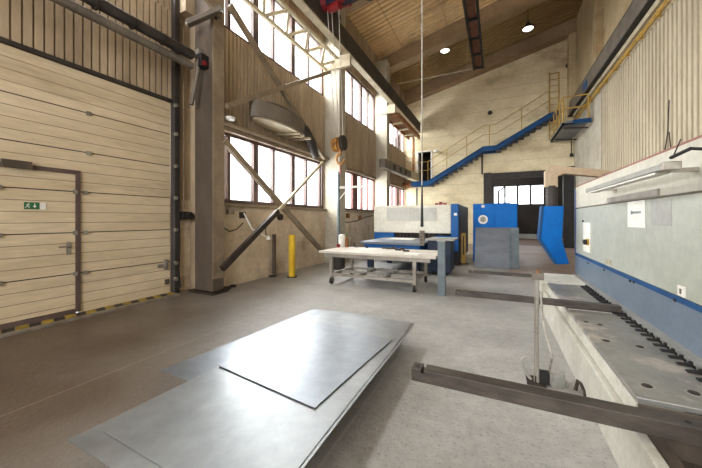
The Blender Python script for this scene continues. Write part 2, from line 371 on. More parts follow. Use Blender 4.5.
# roof girders
gi = [(-5.4, 'far'), (-.4, ''), (4.6, ''), (9.6, ''), (14.55, ''), (19.0, '')]
labs = ['deep sloping roof girder behind the camera', 'sloping roof girder right above the camera', 'sloping roof girder over the steel sheet stack', 'sloping roof girder crossing above the hoist',
        'sloping roof girder above the farther pilaster, the nearer one in view', 'sloping roof girder lying along the end wall']
for (gy, _), lb in zip(gi, labs):
    m = MB(); w = .42
    m.prism([(-5.3, gy, roof(-5.3) - .62), (XR, gy, roof(XR) - .62), (XR, gy, roof(XR) - .02), (-5.3, gy, roof(-5.3) - .02)], (0, w, 0))
    m.prism([(-5.3, gy - .06, roof(-5.3) - .72), (XR, gy - .06, roof(XR) - .72), (XR, gy - .06, roof(XR) - .62), (-5.3, gy - .06, roof(-5.3) - .62)], (0, w + .12, 0))
    tag(m.build('roof_girder', 'girder'), lb, 'girder')

# columns and pilasters
cm = MB().box(-5.62, -5.1, 4.28, 4.56, .05, 9.6)
cr = thing('column', (-5.35, 4.4, 0), 'tall brown steel column between the big gate and the first windows', 'column')
cm.build('shaft', 'column', cr, .012)
MB().box(-5.099, -5.085, 4.28, 4.56, .3, 9.5).build('edge_plate', 'brace', cr)
MB().box(-5.7, -5.02, 4.2, 4.62, 0, .05).build('base_plate', 'iron', cr)
for y, lb in ((9.1, 'pale whitewashed pilaster between first and second window bays'), (14.0, 'pale whitewashed pilaster between second and third window bays')):
    t = MB().box(XL + .002, -4.78, y, y + .45, 0, 9.2).build('pilaster', 'pilaster', None, .015); tag(t, lb, 'pilaster')

# crane runway beams
def runway(name, x0, x1, z0, z1, lb, inner):
    e = thing(name, ((x0 + x1) / 2, 5, z0), lb, 'beam')
    MB().box(x0, x1, -8.5, YE - .05, z0, z0 + .05).build('flange', 'cream' if inner == 1 else 'black', e)
    xi = x1 if inner == 1 else x0
    w = MB().box(xi - .03, xi + .0, -8.5, YE - .05, z0 + .05, z1 - .05) if inner == 1 else MB().box(xi, xi + .03, -8.5, YE - .05, z0 + .05, z1 - .05)
    for y in range(-8, 19): w.box(x0 + .03, x1 - .01 if inner == 1 else x1, y, y + .02, z0 + .05, z1 - .05)
    w.build('web', 'crane_beam' if inner == 1 else 'duct', e)
    MB().box(x0, x1, -8.5, YE - .05, z1 - .05, z1).build('flange', 'crane_beam', e)
    MB().box((x0 + x1) / 2 - .03, (x0 + x1) / 2 + .03, -8.5, YE - .06, z1, z1 + .08).build('rail', 'iron', e)
runway('crane_runway', -4.62, -4.4, 6.96, 7.62, 'dark crane runway beam along the window wall', 1)
runway('crane_runway', 3.36, 3.66, 6.86, 7.5, 'dark crane runway beam along the right-hand ribbed wall', -1)
for y, lb in ((4.28, 'cream crane beam bracket on the brown column'), (9.15, 'cream crane beam bracket on the nearer pale pilaster'), (14.05, 'cream crane beam bracket on the farther pale pilaster')):
    m = MB().box(-5.36 if y > 5 else -5.08, -4.36, y - .13, y - .01, 6.55, 6.9).box(-4.7, -4.36, y - .13, y - .01, 6.9, 6.955)
    tag(m.build('crane_bracket', 'cream'), lb, 'bracket')
# conduit under the right runway
e = thing('cable_conduit', (3.58, 5, 6.6), 'yellow conduit running along the top of the ribbed wall', 'conduit')
m = MB().tube([(3.57, -8, 6.6), (3.57, 18.9, 6.6)], .03); m.tube([(3.53, -8, 6.48), (3.53, 18.9, 6.48)], .018)
m.build('pipe', 'yellow_rail', e)
for k in range(26): MB().box(3.54, 3.63, -7 + k, -6.97 + k, 6.45, 6.66).build('clip', 'yellow_rail', e)
tag(MB().box(3.5, 3.66, -8.5, 19, 6.69, 6.84).build('cladding_rail', 'cream'), 'cream ledge between the yellow conduit and the crane beam', 'ledge')

# horizontal wind truss beside the runway
e = thing('wind_truss', (-5, 6.8, 6.7), 'pale lattice wind truss lying along the upper window by the crane beam', 'truss')
i0, i1 = Vector((-4.85, 4.6, 6.9)), Vector((-4.85, 9.15, 6.9)); o0, o1 = Vector((-5.28, 4.6, 6.6)), Vector((-5.28, 9.15, 6.6))
MB().beam(i0, i1, .08, .08).build('chord', 'cream', e); MB().beam(o0, o1, .07, .09).build('chord', 'cream', e)
m = MB()
for k in range(5):
    a = i0.lerp(i1, k / 5); b_ = o0.lerp(o1, (k + .5) / 5); m.beam(a, b_, .065, .065); m.beam(b_, i0.lerp(i1, (k + 1) / 5), .065, .065)
m.build('lacing', 'cream', e)
e2 = thing('wind_truss', (-5, 2, 6.7), 'pale lattice wind truss above the big gate, reaching out of the picture', 'truss')
MB().beam((-4.85, -1, 6.9), (-4.85, 4.25, 6.9), .06, .06).build('chord', 'cream', e2); MB().beam((-5.28, -1, 6.6), (-5.28, 4.2, 6.6), .07, .09).build('chord', 'cream', e2)

# cross braces
def brace(pts, w, h, lb, mt='brace'):
    m = MB()
    for a, b_ in zip(pts, pts[1:]): m.beam(a, b_, w, h)
    tag(m.build('cross_brace', mt), lb, 'brace')
bx = -5.05
brace([P(229.5, 5, x=bx), P(324, 158, x=bx)], .09, .12, 'steel brace falling from the column top across the upper wall of the first bay')
brace([P(227, 106, x=bx + .1), P(330, 72, x=bx + .1)], .09, .1, 'steel brace rising from the column to the crane bracket')
brace([P(224, 141, x=bx), P(320, 249, x=bx)], .1, .12, 'steel brace falling across the lower window to the pilaster foot')
brace([P(278, 211, x=bx + .13), P(222, 269, x=bx + .13)], .08, .12, 'dark steel brace rising from the column foot to the brace crossing', 'iron')
brace([P(323, 162, x=bx + .13), P(278.6, 210.4, x=bx + .13)], .06, .07, 'thin pale brace rising across the lower window from the brace crossing', 'cream')

# ------------------------------------------------------------ gate
e = bpy.data.objects.new('door_1', None); COL.objects.link(e); e.location = (XG, 1.2, 0); e['kind'] = 'structure'
e['label'] = 'tall cream sectional gate with a small wicket door in it'
MB().box(XG - .12, XG, -1.6, 1.48, .02, 3.85).box(XG - .12, XG, 2.5, 3.97, .02, 3.85).box(XG - .12, XG, 1.48, 2.5, 2.26, 3.85).build('gate_panel', 'gate', e)
MB().box(XG - .08, XG + .0, 1.53, 2.44, .08, 2.2).build('wicket_door', 'gate', e)
MB().box(XG - .1, XG + .025, 2.44, 2.5, .05, 2.26).box(XG - .1, XG + .025, 1.48, 1.53, .05, 2.26).box(XG - .1, XG + .025, 1.53, 2.44, 2.2, 2.26).box(XG - .1, XG + .02, 1.53, 2.44, .02, .1).build('door_frame', 'win_frame', e)
h = MB().box(XG, XG + .012, 2.33, 2.38, .95, 1.15).build('handle_plate', 'aluminium', e)
MB().tube([(XG + .01, 2.355, 1.08), (XG + .06, 2.355, 1.08), (XG + .06, 2.22, 1.08)], .012).build('handle', 'aluminium', h)
MB().box(XG + .0, XG + .07, 1.64, 1.93, 2.2, 2.3).build('door_closer', 'column', e)
for z in (.64, 1.28, 1.92):
    for y in (1.6, 2.41, 2.54): MB().box(XG, XG + .03, y, y + .05, z - .025, z + .035).build('hinge', 'aluminium', e)
for z in (2.56, 3.2): MB().box(XG, XG + .03, 2.58, 2.64, z - .03, z + .03).build('hinge', 'aluminium', e)
MB().box(XG, XG + .03, 3.72, 3.92, .55, .62).box(XG, XG + .06, 3.84, 3.9, .5, .7).build('latch', 'aluminium', e)
MB().box(XG, XG + .04, 3.86, 3.94, .2, .3).build('latch', 'column', e)
# exit sign
sg = thing('exit_sign', (XG + .005, 1.96, 1.62), 'small green emergency exit sign with running figure and arrow on the wicket door', 'sign')
a, b_ = P(24, 202, x=XG + .005), P(46, 209.5, x=XG + .005); y0, y1, z0, z1 = a.y, b_.y, b_.z, a.z
MB().box(XG + .002, XG + .007, y0, y1 - .07, z0, z1).build('plate', 'green', sg)
MB().box(XG + .002, XG + .007, y1 - .066, y1, z0, z1).build('margin', 'white', sg)
m = MB(); X = XG + .0085; w = y1 - .07 - y0; c = y0 + w * .68; mz = (z0 + z1) / 2
m.box(X - .001, X + .001, c - .005, c + .005, mz, mz + .034)
m.prism([(X, c - .022, mz), (X, c + .022, mz), (X, c, mz - .03)], (.001, 0, 0))
r_ = y0 + w * .25
for p, q, t in (((r_, .022), (r_ - .008, -.008), .012), ((r_ - .008, -.006), (r_ + .014, -.02), .008), ((r_ + .014, -.02), (r_ + .01, -.034), .007), ((r_ - .008, -.006), (r_ - .03, -.03), .008), ((r_, .018), (r_ + .022, .006), .006), ((r_, .018), (r_ - .022, .014), .006)):
    m.beam((X, p[0], mz + p[1]), (X, q[0], mz + q[1]), .002, t, (0, 1, 0)) if False else m.beam((X, p[0], mz + p[1]), (X, q[0], mz + q[1]), t, .002, (1, 0, 0))
m.lathe([(.0001, -.001), (.007, -.001), (.007, .001), (.0001, .001)], (X, r_ + .006, mz + .034), 8, 'x')
m.build('pictogram', 'white', sg)
# threshold strip
th = thing('threshold', (XG + .15, 1.5, 0), 'low threshold with yellow and black hazard stripes under the gate', 'threshold')
MB().box(XG + .02, XG + .32, -1.6, 3.98, 0, .03).build('rail', 'aluminium', th)
for k in range(26):
    y = 3.98 - k * .13; q = [(XG + .04, y, .0305), (XG + .23, y - .06, .0305), (XG + .23, y - .185, .0305), (XG + .04, y - .125, .0305)]
    MB().prism(q, (0, 0, .002)).build('hazard_stripe', 'paint_yellow' if k % 2 == 0 else 'paint_black', th, label='yellow stripe' if k % 2 == 0 else 'black stripe')
# gate track at right
tr = thing('gate_track', (XG + .06, 4.05, 0), 'dark vertical gate track beside the right edge of the gate', 'track')
MB().box(XG - .02, XG + .12, 4.0, 4.1, 0, 7.2).build('channel', 'steel_dark', tr)
for z in (.3, .62, 1.28, 1.92, 2.56, 3.2, 3.78): MB().lathe([(.001, 0), (.035, 0), (.035, .05), (.001, .05)], (XG + .12, 4.0, z), 10, 'x').build('roller', 'aluminium', tr)
# overhead duct and pipe
a, b_ = P(40, 0, x=-5.4), P(192, 66, x=-5.4); z = b_.z
tag(MB().tube([(-5.4, -3, z), (-5.4, b_.y, z)], .07, 12).build('pipe', 'duct', None, smooth=True), 'grey-brown pipe running above the gate to the column, the lower of two', 'pipe')
c = P(192, 55, x=-5.3)
e = thing('air_duct', (-5.3, 2, c.z), 'black ribbed hose running above the gate over the pipe', 'hose')
MB().tube([(-5.3, 2.05, c.z + .03), (-5.3, c.y, c.z)], .09, 12).build('hose', 'steel_dark', e, smooth=True)
MB().tube([(-5.3, 1.9, c.z + .03), (-5.3, 2.05, c.z + .03)], .105, 12).build('hose_end', 'black', e, smooth=True)
m = MB()
for y in (2.4, 2.9, 3.4): m.tube([(-5.3, y, c.z), (-5.3, y + .03, c.z)], .1, 12)
m.build('clamp', 'iron', e)
MB().tube([(-5.3, c.y - .02, c.z), (-5.3, c.y + .12, c.z), (-5.35, c.y + .16, c.z - .25), (-5.45, c.y + .1, c.z - .9)], .04, 10).build('elbow', 'duct', e, smooth=True)
# valve box on the column
e = thing('control_box', (-5.3, 4.2, 4.55), 'small black and red control box clipped to the brown column', 'box')
MB().box(-5.36, -5.2, 4.1, 4.28, 4.5, 4.75).build('housing', 'black', e, .01)
MB().box(-5.4, -5.3, 4.12, 4.26, 4.76, 4.86).build('cap', 'aluminium', e)
MB().box(-5.19, -5.17, 4.12, 4.2, 4.52, 4.6).build('button', 'red', e)
# flood lamp at the column head
e = thing('flood_light', (-5.25, 3.9, 5.2), 'long grey flood light fixed to the top of the brown column', 'lamp')
a, b_ = P(187, 24, x=-5.35), P(222, 9, x=-4.85)
MB().beam(a, b_, .34, .08, (0, -.5, 1)).build('housing', 'duct', e, .01)
MB().beam(a + Vector((.05, -.06, -.05)), b_ + Vector((-.05, -.06, -.05)), .16, .03, (0, -.5, 1)).build('glass', 'white', e)
MB().beam(b_, (-5.12, 4.35, b_.z - .1), .05, .05).build('bracket', 'iron', e)
m = MB().beam(P(205, -4, x=-5.0), P(222, 18, x=-4.95), .08, .1)
tag(m.build('knee_brace', 'brace'), 'short steel knee brace beside the flood light', 'brace')
# wall strip left of the column: switch box, conduits
e = thing('switch_box', (-5.9, 4.2, 1.6), 'black round switch box on the wall between gate track and column', 'switch')
a = P(186, 216, x=-5.8)
MB().box(-5.92, -5.78, a.y - .08, a.y + .12, a.z - .07, a.z + .09).build('housing', 'black', e, .01)
MB().lathe([(.001, 0), (.07, 0), (.07, .1), (.001, .1)], (-5.78, a.y + .03, a.z), 14, 'x').build('knob', 'black', e)
m = MB(); m.tube([(-5.88, 4.14, 1.7), (-5.88, 4.14, 5.5)], .018, 6); m.tube([(-5.88, 4.22, 1.7), (-5.88, 4.22, 5.5)], .018, 6)
tag(m.build('conduit', 'brace'), 'pair of thin conduits rising from the black switch box', 'conduit')
tag(MB().tube([(-5.87, 4.12, 1.5), (-5.87, 4.13, 1.0), (-5.85, 4.1, .5), (-5.8, 4.09, .1)], .012, 6).build('cable', 'black'), 'black cable hanging down from the switch box to the floor', 'cable')

# window wall fittings, first bay
e = thing('ventilation_hood', (-5, 6.5, 3.7), 'big round grey ventilation drum with pale underside above the first lower window', 'ventilator')
c = Vector((-4.98, 6.2, 3.74)); n = 24; ra, rb = 1.0, .34
def halfring(z0, z1, k=1.0, inner=0):
    return [(c.x + rb * k * math.sin(t * 2 * math.pi / n), c.y + ra * k * math.cos(t * 2 * math.pi / n), 0) for t in range(n)]
m = MB(); ro = halfring(0, 0)
m.prism([(x_, y_, 3.82) for x_, y_, _ in ro], (0, 0, .36)); m.build('drum', 'duct', e, smooth=True)
m = MB(); m.prism([(x_, y_, 3.78) for x_, y_, _ in halfring(0, 0, .9)], (0, 0, .04)); m.build('underside', 'cream', e)
m = MB(); m.prism([(x_, y_, 4.18) for x_, y_, _ in halfring(0, 0, .6)], (0, 0, .1)); m.build('top_cap', 'steel_dark', e)
MB().tube([(-5.0, 6.9, 4.08), (-4.98, 7.3, 4.04), (-5.02, 7.7, 3.8), (-5.1, 8.1, 3.45)], [.15, .16, .15, .1], 12).build('outlet_pipe', 'steel_dark', e, smooth=True)
for y in (6.5, 6.8, 7.1): MB().beam((-5.28, y, 3.75), (-4.7, y + .1, 3.75), .06, .05).build('slat', 'cream', e)
tag(MB().lathe([(.001, 0), (.09, .02), (.11, .07), (.001, .09)], (-5.1, 4.72, 3.58), 14).build('ceiling_lamp', 'white', smooth=True), 'round white lamp at the upper left corner of the first lower window', 'lamp')
tag(MB().tube([(-5.22, 4.6, 3.55), (-5.22, 9.08, 3.55)], .05, 10).build('pipe', 'brace', smooth=True), 'beige pipe along the top of the first lower window', 'pipe')
e = thing('swivel_lamp', P(243, 220, x=-5.3), 'thin white swivel arm mounted on the wall below the first window', 'arm')
a = P(243, 213, x=-5.3); 
MB().box(-5.37, -5.27, a.y - .05, a.y + .06, a.z - .12, a.z + .02).build('mount', 'iron', e)
MB().tube([a + Vector((.03, 0, 0)), P(252, 229, x=-5.15), P(269, 238, x=-4.95)], .018, 8).build('swing_arm', 'white', e)
MB().lathe([(.001, 0), (.06, 0), (.03, .08), (.001, .1)], P(268.5, 239.5, x=-4.95), 10).build('head', 'white', e)
tag(MB().tube([P(223, 227, x=-5.3), P(230, 231.5, x=-5.3), P(237, 229, x=-5.3), P(243, 223, x=-5.3)], .012, 6).build('cable', 'black'), 'black cable sagging from the column to the swivel arm', 'cable')
tag(MB().tube([P(277, 212, x=-4.95), P(268, 222, x=-5.1), P(265.5, 229, x=-5.2), P(266, 236, x=-5.2)], .012, 6).build('cable', 'black'), 'short black cable hanging below the crossing braces', 'cable')
tag(MB().box(XL, XL + .08, P(226, 215, x=XL).y, P(232, 215, x=XL).y, 1.6, 1.72).build('socket_box', 'aluminium', None, .01), 'grey socket box on the wall right beside the brown column', 'socket')
tag(MB().lathe([(.001, 0), (.09, 0), (.09, .08), (.001, .08)], P(279, 217, x=XL), 14, 'x').build('gauge', 'iron', smooth=True), 'round dark gauge on the wall below the crossing braces', 'gauge')
e = thing('wall_stain', P(275, 279, x=-5.2), 'soft dark upright stain at the wall left of the bollard, built as a tube', 'pipe')  # upright tube added to stand for a dark stain on the wall
a = P(275, 277, x=-5.22); MB().tube([(-5.25, a.y, 0), (-5.25, a.y, 1.1)], .05, 10).build('stub', 'column', e, smooth=True)
# yellow bollard
a = P(292, 277, z=0)
e = thing('bollard', a, 'slim yellow bollard standing in front of the first window bay', 'bollard')
MB().tube([(a.x, a.y, .02), (a.x, a.y, 1.06)], .085, 16).build('post', 'yellow', e, smooth=True)
MB().lathe([(.001, 0), (.13, 0), (.13, .025), (.001, .025)], (a.x, a.y, 0)).build('base_plate', 'iron', e)
MB().lathe([(.001, 0), (.09, 0), (.08, .03), (.001, .04)], (a.x, a.y, 1.055)).build('cap', 'yellow', e)
for k, (u, v, s_) in enumerate([(226, 289, .07), (233, 287, .05), (221, 292, .06), (272, 277, .06)]):
    p = P(u, v, z=0); m = MB().prism([(p.x - s_, p.y - s_, 0), (p.x + s_, p.y - .8 * s_, 0), (p.x + 1.1 * s_, p.y + s_, 0), (p.x - .6 * s_, p.y + s_, 0)], (0, 0, .05))
    tag(m.build('stone', 'iron', None, .01), ['dark lump of rubble at the foot of the wall by the column', 'small rubble piece right of the larger lump by the column', 'rubble lump right against the column foot', 'rubble lump at the wall left of the bollard'][k], 'stone')

# slim jib stand by the second pilaster
p = P(338.5, 262, x=-4.45)
e = thing('jib_pole', (p.x, p.y, 0), 'slim grey pole with a short pale side arm before the nearer pale pilaster', 'pole')
zt = P(339, 172, x=-4.45).z
MB().tube([(p.x, p.y, .02), (p.x, p.y, zt)], .045, 10).build('pole', 'post_grey', e, smooth=True)
MB().box(p.x - .12, p.x + .12, p.y - .12, p.y + .12, 0, .02).build('base_plate', 'post_grey', e)
za = P(340, 188, x=-4.45).z
MB().beam((p.x, p.y, za), (p.x + .75, p.y + .25, za + .03), .05, .06).beam((p.x, p.y, za - .4), (p.x + .3, p.y + .1, za), .03, .03).build('side_arm', 'white', e)
# sagging cables below second window
tag(MB().tube([P(340, 219, x=-5.3), P(347, 222.5, x=-5.3), P(356, 221, x=-5.3), P(366, 217, x=-5.3), P(373, 215.5, x=-5.3)], .02, 6).build('cable', 'iron'), 'dark cable sagging under the second lower window', 'cable')
for u, v in ((346, 215), (358, 217)):
    q = P(u, v, x=XL); tag(MB().box(XL, XL + .1, q.y, q.y + .15, q.z - .12, q.z + .06).build('wall_bracket', 'orange'), 'rusty bracket under the second window, %s' % ('left one' if u < 350 else 'right one'), 'bracket')

# duct on wall, third bay + crane access platform
e = thing('wall_heater', (-5, 12.5, 3.6), 'long grey heater box with round fan slots on the wall under the third window bay', 'heater')
a, b_ = P(382, 163, x=-4.72), P(409, 175, x=-4.6)
MB().beam(a, b_, .3, .42).build('housing', 'duct', e, .03)
for k in range(3):
    q = a.lerp(b_, .3 + .22 * k) + Vector((.16, -.02, -.02)); MB().lathe([(.001, 0), (.15, 0), (.13, .03), (.001, .03)], q, 16, 'x').build('fan', 'black', e)
MB().beam(b_, b_ + Vector((.3, .6, -.1)), .35, .45).build('outlet', 'cream', e, .02)
e = thing('crane_platform', (-4.6, 17.5, 5.6), 'rusty orange crane access platform hung under the runway beam at the end wall', 'platform')
MB().box(-5.1, -4.35, 14.6, 19.2, 6.7, 6.76).build('grating', 'orange', e)
MB().beam((-4.4, 14.6, 6.6), (-4.4, 19.1, 6.6), .1, .2).build('edge_beam', 'orange', e)
MB().beam((-5.05, 14.6, 6.6), (-5.05, 19.1, 6.6), .08, .15).build('edge_beam', 'orange', e)
for y in (15.6, 16.8, 18.0): MB().beam((-5.05, y, 6.55), (-4.4, y, 6.55), .06, .1).build('crossbar', 'cream', e)
q = P(413.5, 150, y=18.9); MB().beam((q.x, 18.9, 3.7), (q.x, 18.9, 6.6), .12, .12).build('post', 'orange', e)
for v in (152, 162): MB().beam(P(402, v, y=18.6), P(413, v, y=18.9), .04, .04).build('guard_rail', 'cream', e)

# blue landing and stair on the end wall
e = thing('steel_stair', (-.5, 18.8, 3.7), 'long blue steel stair climbing the end wall with thin yellow railings', 'stair')
ys, yb = 18.7, 19.4
pts = [P(411, 184, y=ys), P(428, 184, y=ys), P(483, 149, y=ys), P(496, 149, y=ys), P(549, 116, y=ys), P(560, 113, y=ys)]
pts[1].z = pts[0].z; pts[3].z = pts[2].z
for yy in (ys, yb):
    m = MB()
    poly_ = []
    hh = .12
    up = [Vector((p.x, yy, p.z + hh)) for p in pts]; dn = [Vector((p.x, yy, p.z - hh)) for p in pts][::-1]
    for a, b_ in zip(pts, pts[1:]):
        m.prism([(a.x, yy, a.z - hh), (b_.x, yy, b_.z - hh), (b_.x, yy, b_.z + hh), (a.x, yy, a.z + hh)], (0, .04, 0))
        for s_ in (-1, 1):
            m.prism([(a.x, yy - .05, a.z + s_ * hh - .02), (b_.x, yy - .05, b_.z + s_ * hh - .02), (b_.x, yy - .05, b_.z + s_ * hh + .02), (a.x, yy - .05, a.z + s_ * hh + .02)], (0, .1, 0))
    m.build('stringer', 'blue_stair', e)
MB().box(pts[0].x, pts[1].x, ys + .04, yb, pts[0].z - .03, pts[0].z + .03).build('landing', 'blue_stair', e)
MB().box(pts[2].x, pts[3].x, ys + .04, yb, pts[2].z - .03, pts[2].z + .03).build('landing', 'blue_stair', e)
for (a, b_, n) in ((pts[1], pts[2], 11), (pts[3], pts[4], 9)):
    for k in range(n):
        q = a.lerp(b_, (k + .5) / n); MB().box(q.x - .13, q.x + .13, ys - .02, yb, q.z - .24, q.z - .19).build('tread', 'blue_dark', e)
def rail(pp, posts, par, hgt=1.0, mt='yellow_rail', r=.022):
    for f in (1.0, .55): MB().tube([Vector((p.x, p.y, p.z + hgt * f)) for p in pp], r, 6).build('railing', mt, par)
    for q in posts: MB().tube([q, q + Vector((0, 0, hgt))], r * 1.1, 6).build('baluster', mt, par)
pq = [Vector((p.x, ys - .02, p.z + .15)) for p in pts[:5]]
po = [pq[0], pq[0].lerp(pq[1], .62), pq[1], pq[1].lerp(pq[2], .36), pq[1].lerp(pq[2], .72), pq[2].lerp(pq[3], .5), pq[3].lerp(pq[4], .5), pq[4]]
rail(pq, po, e, 1.15, r=.018)
MB().tube([(pts[2].x - .05, ys + .1, pts[2].z - .1), (pts[2].x - .05, ys + .1, OZ - .1)], .05, 8).build('support_post', 'steel_dark', e)
MB().box(pts[0].x - .6, pts[0].x, 18.75, 19.35, pts[0].z - .16, pts[0].z + .12).build('landing_extension', 'orange', e, label='rusty orange box end')
MB().beam((pts[0].x + .25, 19.2, pts[0].z - .2), (pts[0].x + .25, 19.2, 0), .08, .08).build('support_post', 'steel_dark', e)
e = thing('access_platform', (3, 17.5, 5.6), 'grey steel access platform with yellow railing high on the right wall', 'platform')
za = 5.6
MB().box(2.58, 3.48, 16.0, 19.35, za, za + .06).build('deck', 'plate_grey', e)
MB().box(2.58, 2.64, 16.0, 19.35, za, za + .16).box(2.58, 3.48, 16.0, 16.06, za, za + .16).build('kickboard', 'plate_grey', e)
MB().box(2.95, 3.58, 15.9, 15.99, za - .02, za + .16).build('end_plate', 'blue_stair', e)
a, b_, c_ = Vector((2.6, 16, za + .1)), Vector((3.5, 16, za + .1)), Vector((2.6, 19.2, za + .1))
rail([c_, a, b_], [a, b_, a.lerp(c_, .25), a.lerp(c_, .5), a.lerp(c_, .75)], e, 1.1, 'yellow_rail', .03)
for yy in (16.5, 18.7): MB().beam((3.6, yy, za - .1), (2.7, yy, za - .02), .05, .06).build('bracket', 'iron', e)
e = thing('cat_ladder', (2.6, 19.0, 5.6), 'yellow upright cat ladder beside the platform on the end wall', 'ladder')
a, b_ = P(549.5, 72, y=19.2), P(559, 72, y=19.2)
for q in (a, b_): MB().tube([(q.x, 19.2, 5.7), (q.x, 19.2, q.z)], .03, 6).build('side_rail', 'yellow_rail', e)
for k in range(11): z = 5.9 + k * (a.z - 6) / 10; MB().tube([(a.x, 19.2, z), (b_.x, 19.2, z)], .018, 6).build('rung', 'yellow_rail', e)
qq = P(588, 85, x=3.45)
tag(MB().box(3.33, 3.6, qq.y - .3, qq.y + .3, qq.z - .16, qq.z + .14).build('cable_box', 'blue_stair'), 'small blue box under the right runway beam near the platform', 'box')
# dark round wall vents
for u, v, lb in ((490, 113, 'small dark round vent above the stair middle landing'), (568, 66, 'small dark round vent below the roof girder at right')):
    q = P(u, v, y=YE - .01); m = MB().lathe([(.001, 0), (.13, 0), (.11, .06), (.001, .06)], (q.x, YE - .06, q.z), 16, 'y')
    tag(m.build('wall_vent', 'iron', smooth=True), lb, 'vent')
q = P(436, 152, y=YE); 
e = thing('wall_lamp', (q.x, YE - .1, q.z - .1), 'small white wall lamp right of the landing doorway', 'lamp')
MB().lathe([(.001, 0), (.16, .04), (.12, .16), (.001, .2)], (q.x + .05, YE - .25, q.z - .1), 12).build('shade', 'white', e, smooth=True)
MB().tube([(q.x, YE, q.z + .05), (q.x + .05, YE - .25, q.z + .05)], .025, 6).build('arm', 'iron', e)

# ------------------------------------------------------------ overhead: hoist, lamps, heater
hx = P(340, 4, y=7.6).x
e = thing('overhead_crane', (0, 7.75, 7.7), 'bridge girder of the overhead crane above the picture edge', 'crane')
MB().box(-4.6, 3.6, 7.55, 7.95, 7.8, 8.5).build('bridge_girder', 'crane_beam', e)
MB().box(-4.65, -4.42, 7.0, 8.5, 7.71, 7.9).build('end_carriage', 'crane_beam', e); MB().box(3.4, 3.63, 7.0, 8.5, 7.6, 7.9).build('end_carriage', 'crane_beam', e)
e = thing('hoist', (hx, 7.6, 7.3), 'dark red and navy chain hoist hanging at the top edge near the left runway', 'hoist')
MB().tube([(hx - .55, 7.4, 7.55), (hx + .35, 7.5, 7.55)], .2, 16).build('motor', 'red', e, smooth=True)
MB().box(hx - .25, hx + .55, 7.2, 7.5, 7.35, 7.62).build('gearbox', 'navy', e, .03)
MB().tube([(hx - .2, 7.35, 7.3), (hx + .15, 7.3, 7.3)], .12, 14).build('drum', 'red', e, smooth=True)
MB().box(hx + .1, hx + .3, 7.15, 7.3, 7.3, 7.5).build('brake', 'red', e, .02)
MB().box(hx - .5, hx + .5, 7.45, 7.85, 7.66, 7.8).build('trolley', 'iron', e)
tag(MB().tube([(hx + .5, 7.5, 7.55), (hx + .9, 7.6, 7.38), (hx + 1.4, 7.7, 7.42), (hx + 1.9, 7.7, 7.82)], .03, 6).build('festoon_cable', 'black'), 'black festoon cable looping right of the red hoist', 'cable')
hk = P(340.5, 152, y=7.2)
e = thing('crane_hook', hk, 'orange crane hook block with two sheaves hanging on thin ropes', 'hook')
z0 = hk.z
MB().lathe([(.03, -.035), (.2, -.035), (.17, 0), (.2, .035), (.03, .035)], (hk.x + .1, 7.15, z0 + .22), 20, 'x').build('sheave', 'iron', e, smooth=True)
MB().lathe([(.03, -.035), (.2, -.035), (.17, 0), (.2, .035), (.03, .035)], (hk.x - .08, 7.2, z0 + .2), 20, 'x').build('sheave', 'hook', e, smooth=True)
MB().lathe([(.03, -.025), (.18, -.025), (.15, 0), (.18, .025), (.03, .025)], (hk.x - .18, 7.22, z0 + .2), 20, 'x').build('sheave', 'hook', e, smooth=True)
MB().box(hk.x - .05, hk.x + .06, 7.12, 7.26, z0 + .02, z0 + .38).build('block', 'hook', e, .02)
hp = [(hk.x, 7.2, z0 + .05), (hk.x, 7.2, z0 - .04)] + [(hk.x - .12 * math.sin(t), 7.2, z0 - .18 + .14 * math.cos(t)) for t in [k * .5 for k in range(0, 10)]]
MB().tube(hp, [.04, .04] + [.045 - .0016 * k for k in range(10)], 8).build('hook', 'hook', e, smooth=True)
MB().tube([(hk.x, 7.2, z0 - .31), (hk.x, 7.2, z0 - .6)], .02, 6).build('sling_strap', 'red', e)
for dx, tx in ((-.16, P(327, 20, y=7.3).x), (-.02, hx - .12), (.1, hx + .1)):
    MB().tube([(hk.x + dx * .9, 7.18, z0 + .3), (tx, 7.33, 7.3)], .01, 5).build('rope', 'rope', e)
# pendant control
pc = P(422, 250, y=6.6)
e = thing('pendant_control', pc, 'slim grey pendant control hanging on a long cable above the steel table', 'remote control')
MB().tube([(pc.x, 6.6, pc.z + 1.35), (pc.x, 6.6, roof(pc.x) - .02)], .014, 6).build('cable', 'rope', e, label='pale cable')
MB().tube([(pc.x, 6.6, pc.z + .5), (pc.x, 6.6, pc.z + 1.4)], [.035, .014], 8).build('strain_sleeve', 'black', e)
MB().box(pc.x - .05, pc.x + .05, 6.56, 6.64, pc.z + .1, pc.z + .42).build('housing', 'duct', e, .01)
for k in range(4): MB().lathe([(.001, 0), (.016, 0), (.016, .012), (.001, .012)], (pc.x, 6.548, pc.z + .15 + k * .07), 8, 'y').build('button', 'black', e)
# bell lamps
def bell(u, v, y, lb):
    q = P(u, v, y=y); e = thing('pendant_lamp', q, lb, 'lamp', 'bell lamps under the roof')
    MB().lathe([(.001, .3), (.05, .3), (.08, .22), (.26, .02), (.26, 0), (.24, 0), (.06, .2), (.001, .2)], q, 20).build('shade', 'iron', e, smooth=True)
    MB().lathe([(.001, -.06), (.15, -.04), (.22, .01), (.001, .03)], q, 16).build('bulb', 'lamp', e, smooth=True)
    MB().tube([q + Vector((0, 0, .28)), (q.x, q.y, roof(q.x) - .02)], .015, 6).build('stem', 'iron', e)
bell(528, 29, 15.8, 'white bell lamp hanging near the middle of the roof, the right one'); bell(445, 51, 15.8, 'white bell lamp just below the girder, the left one')
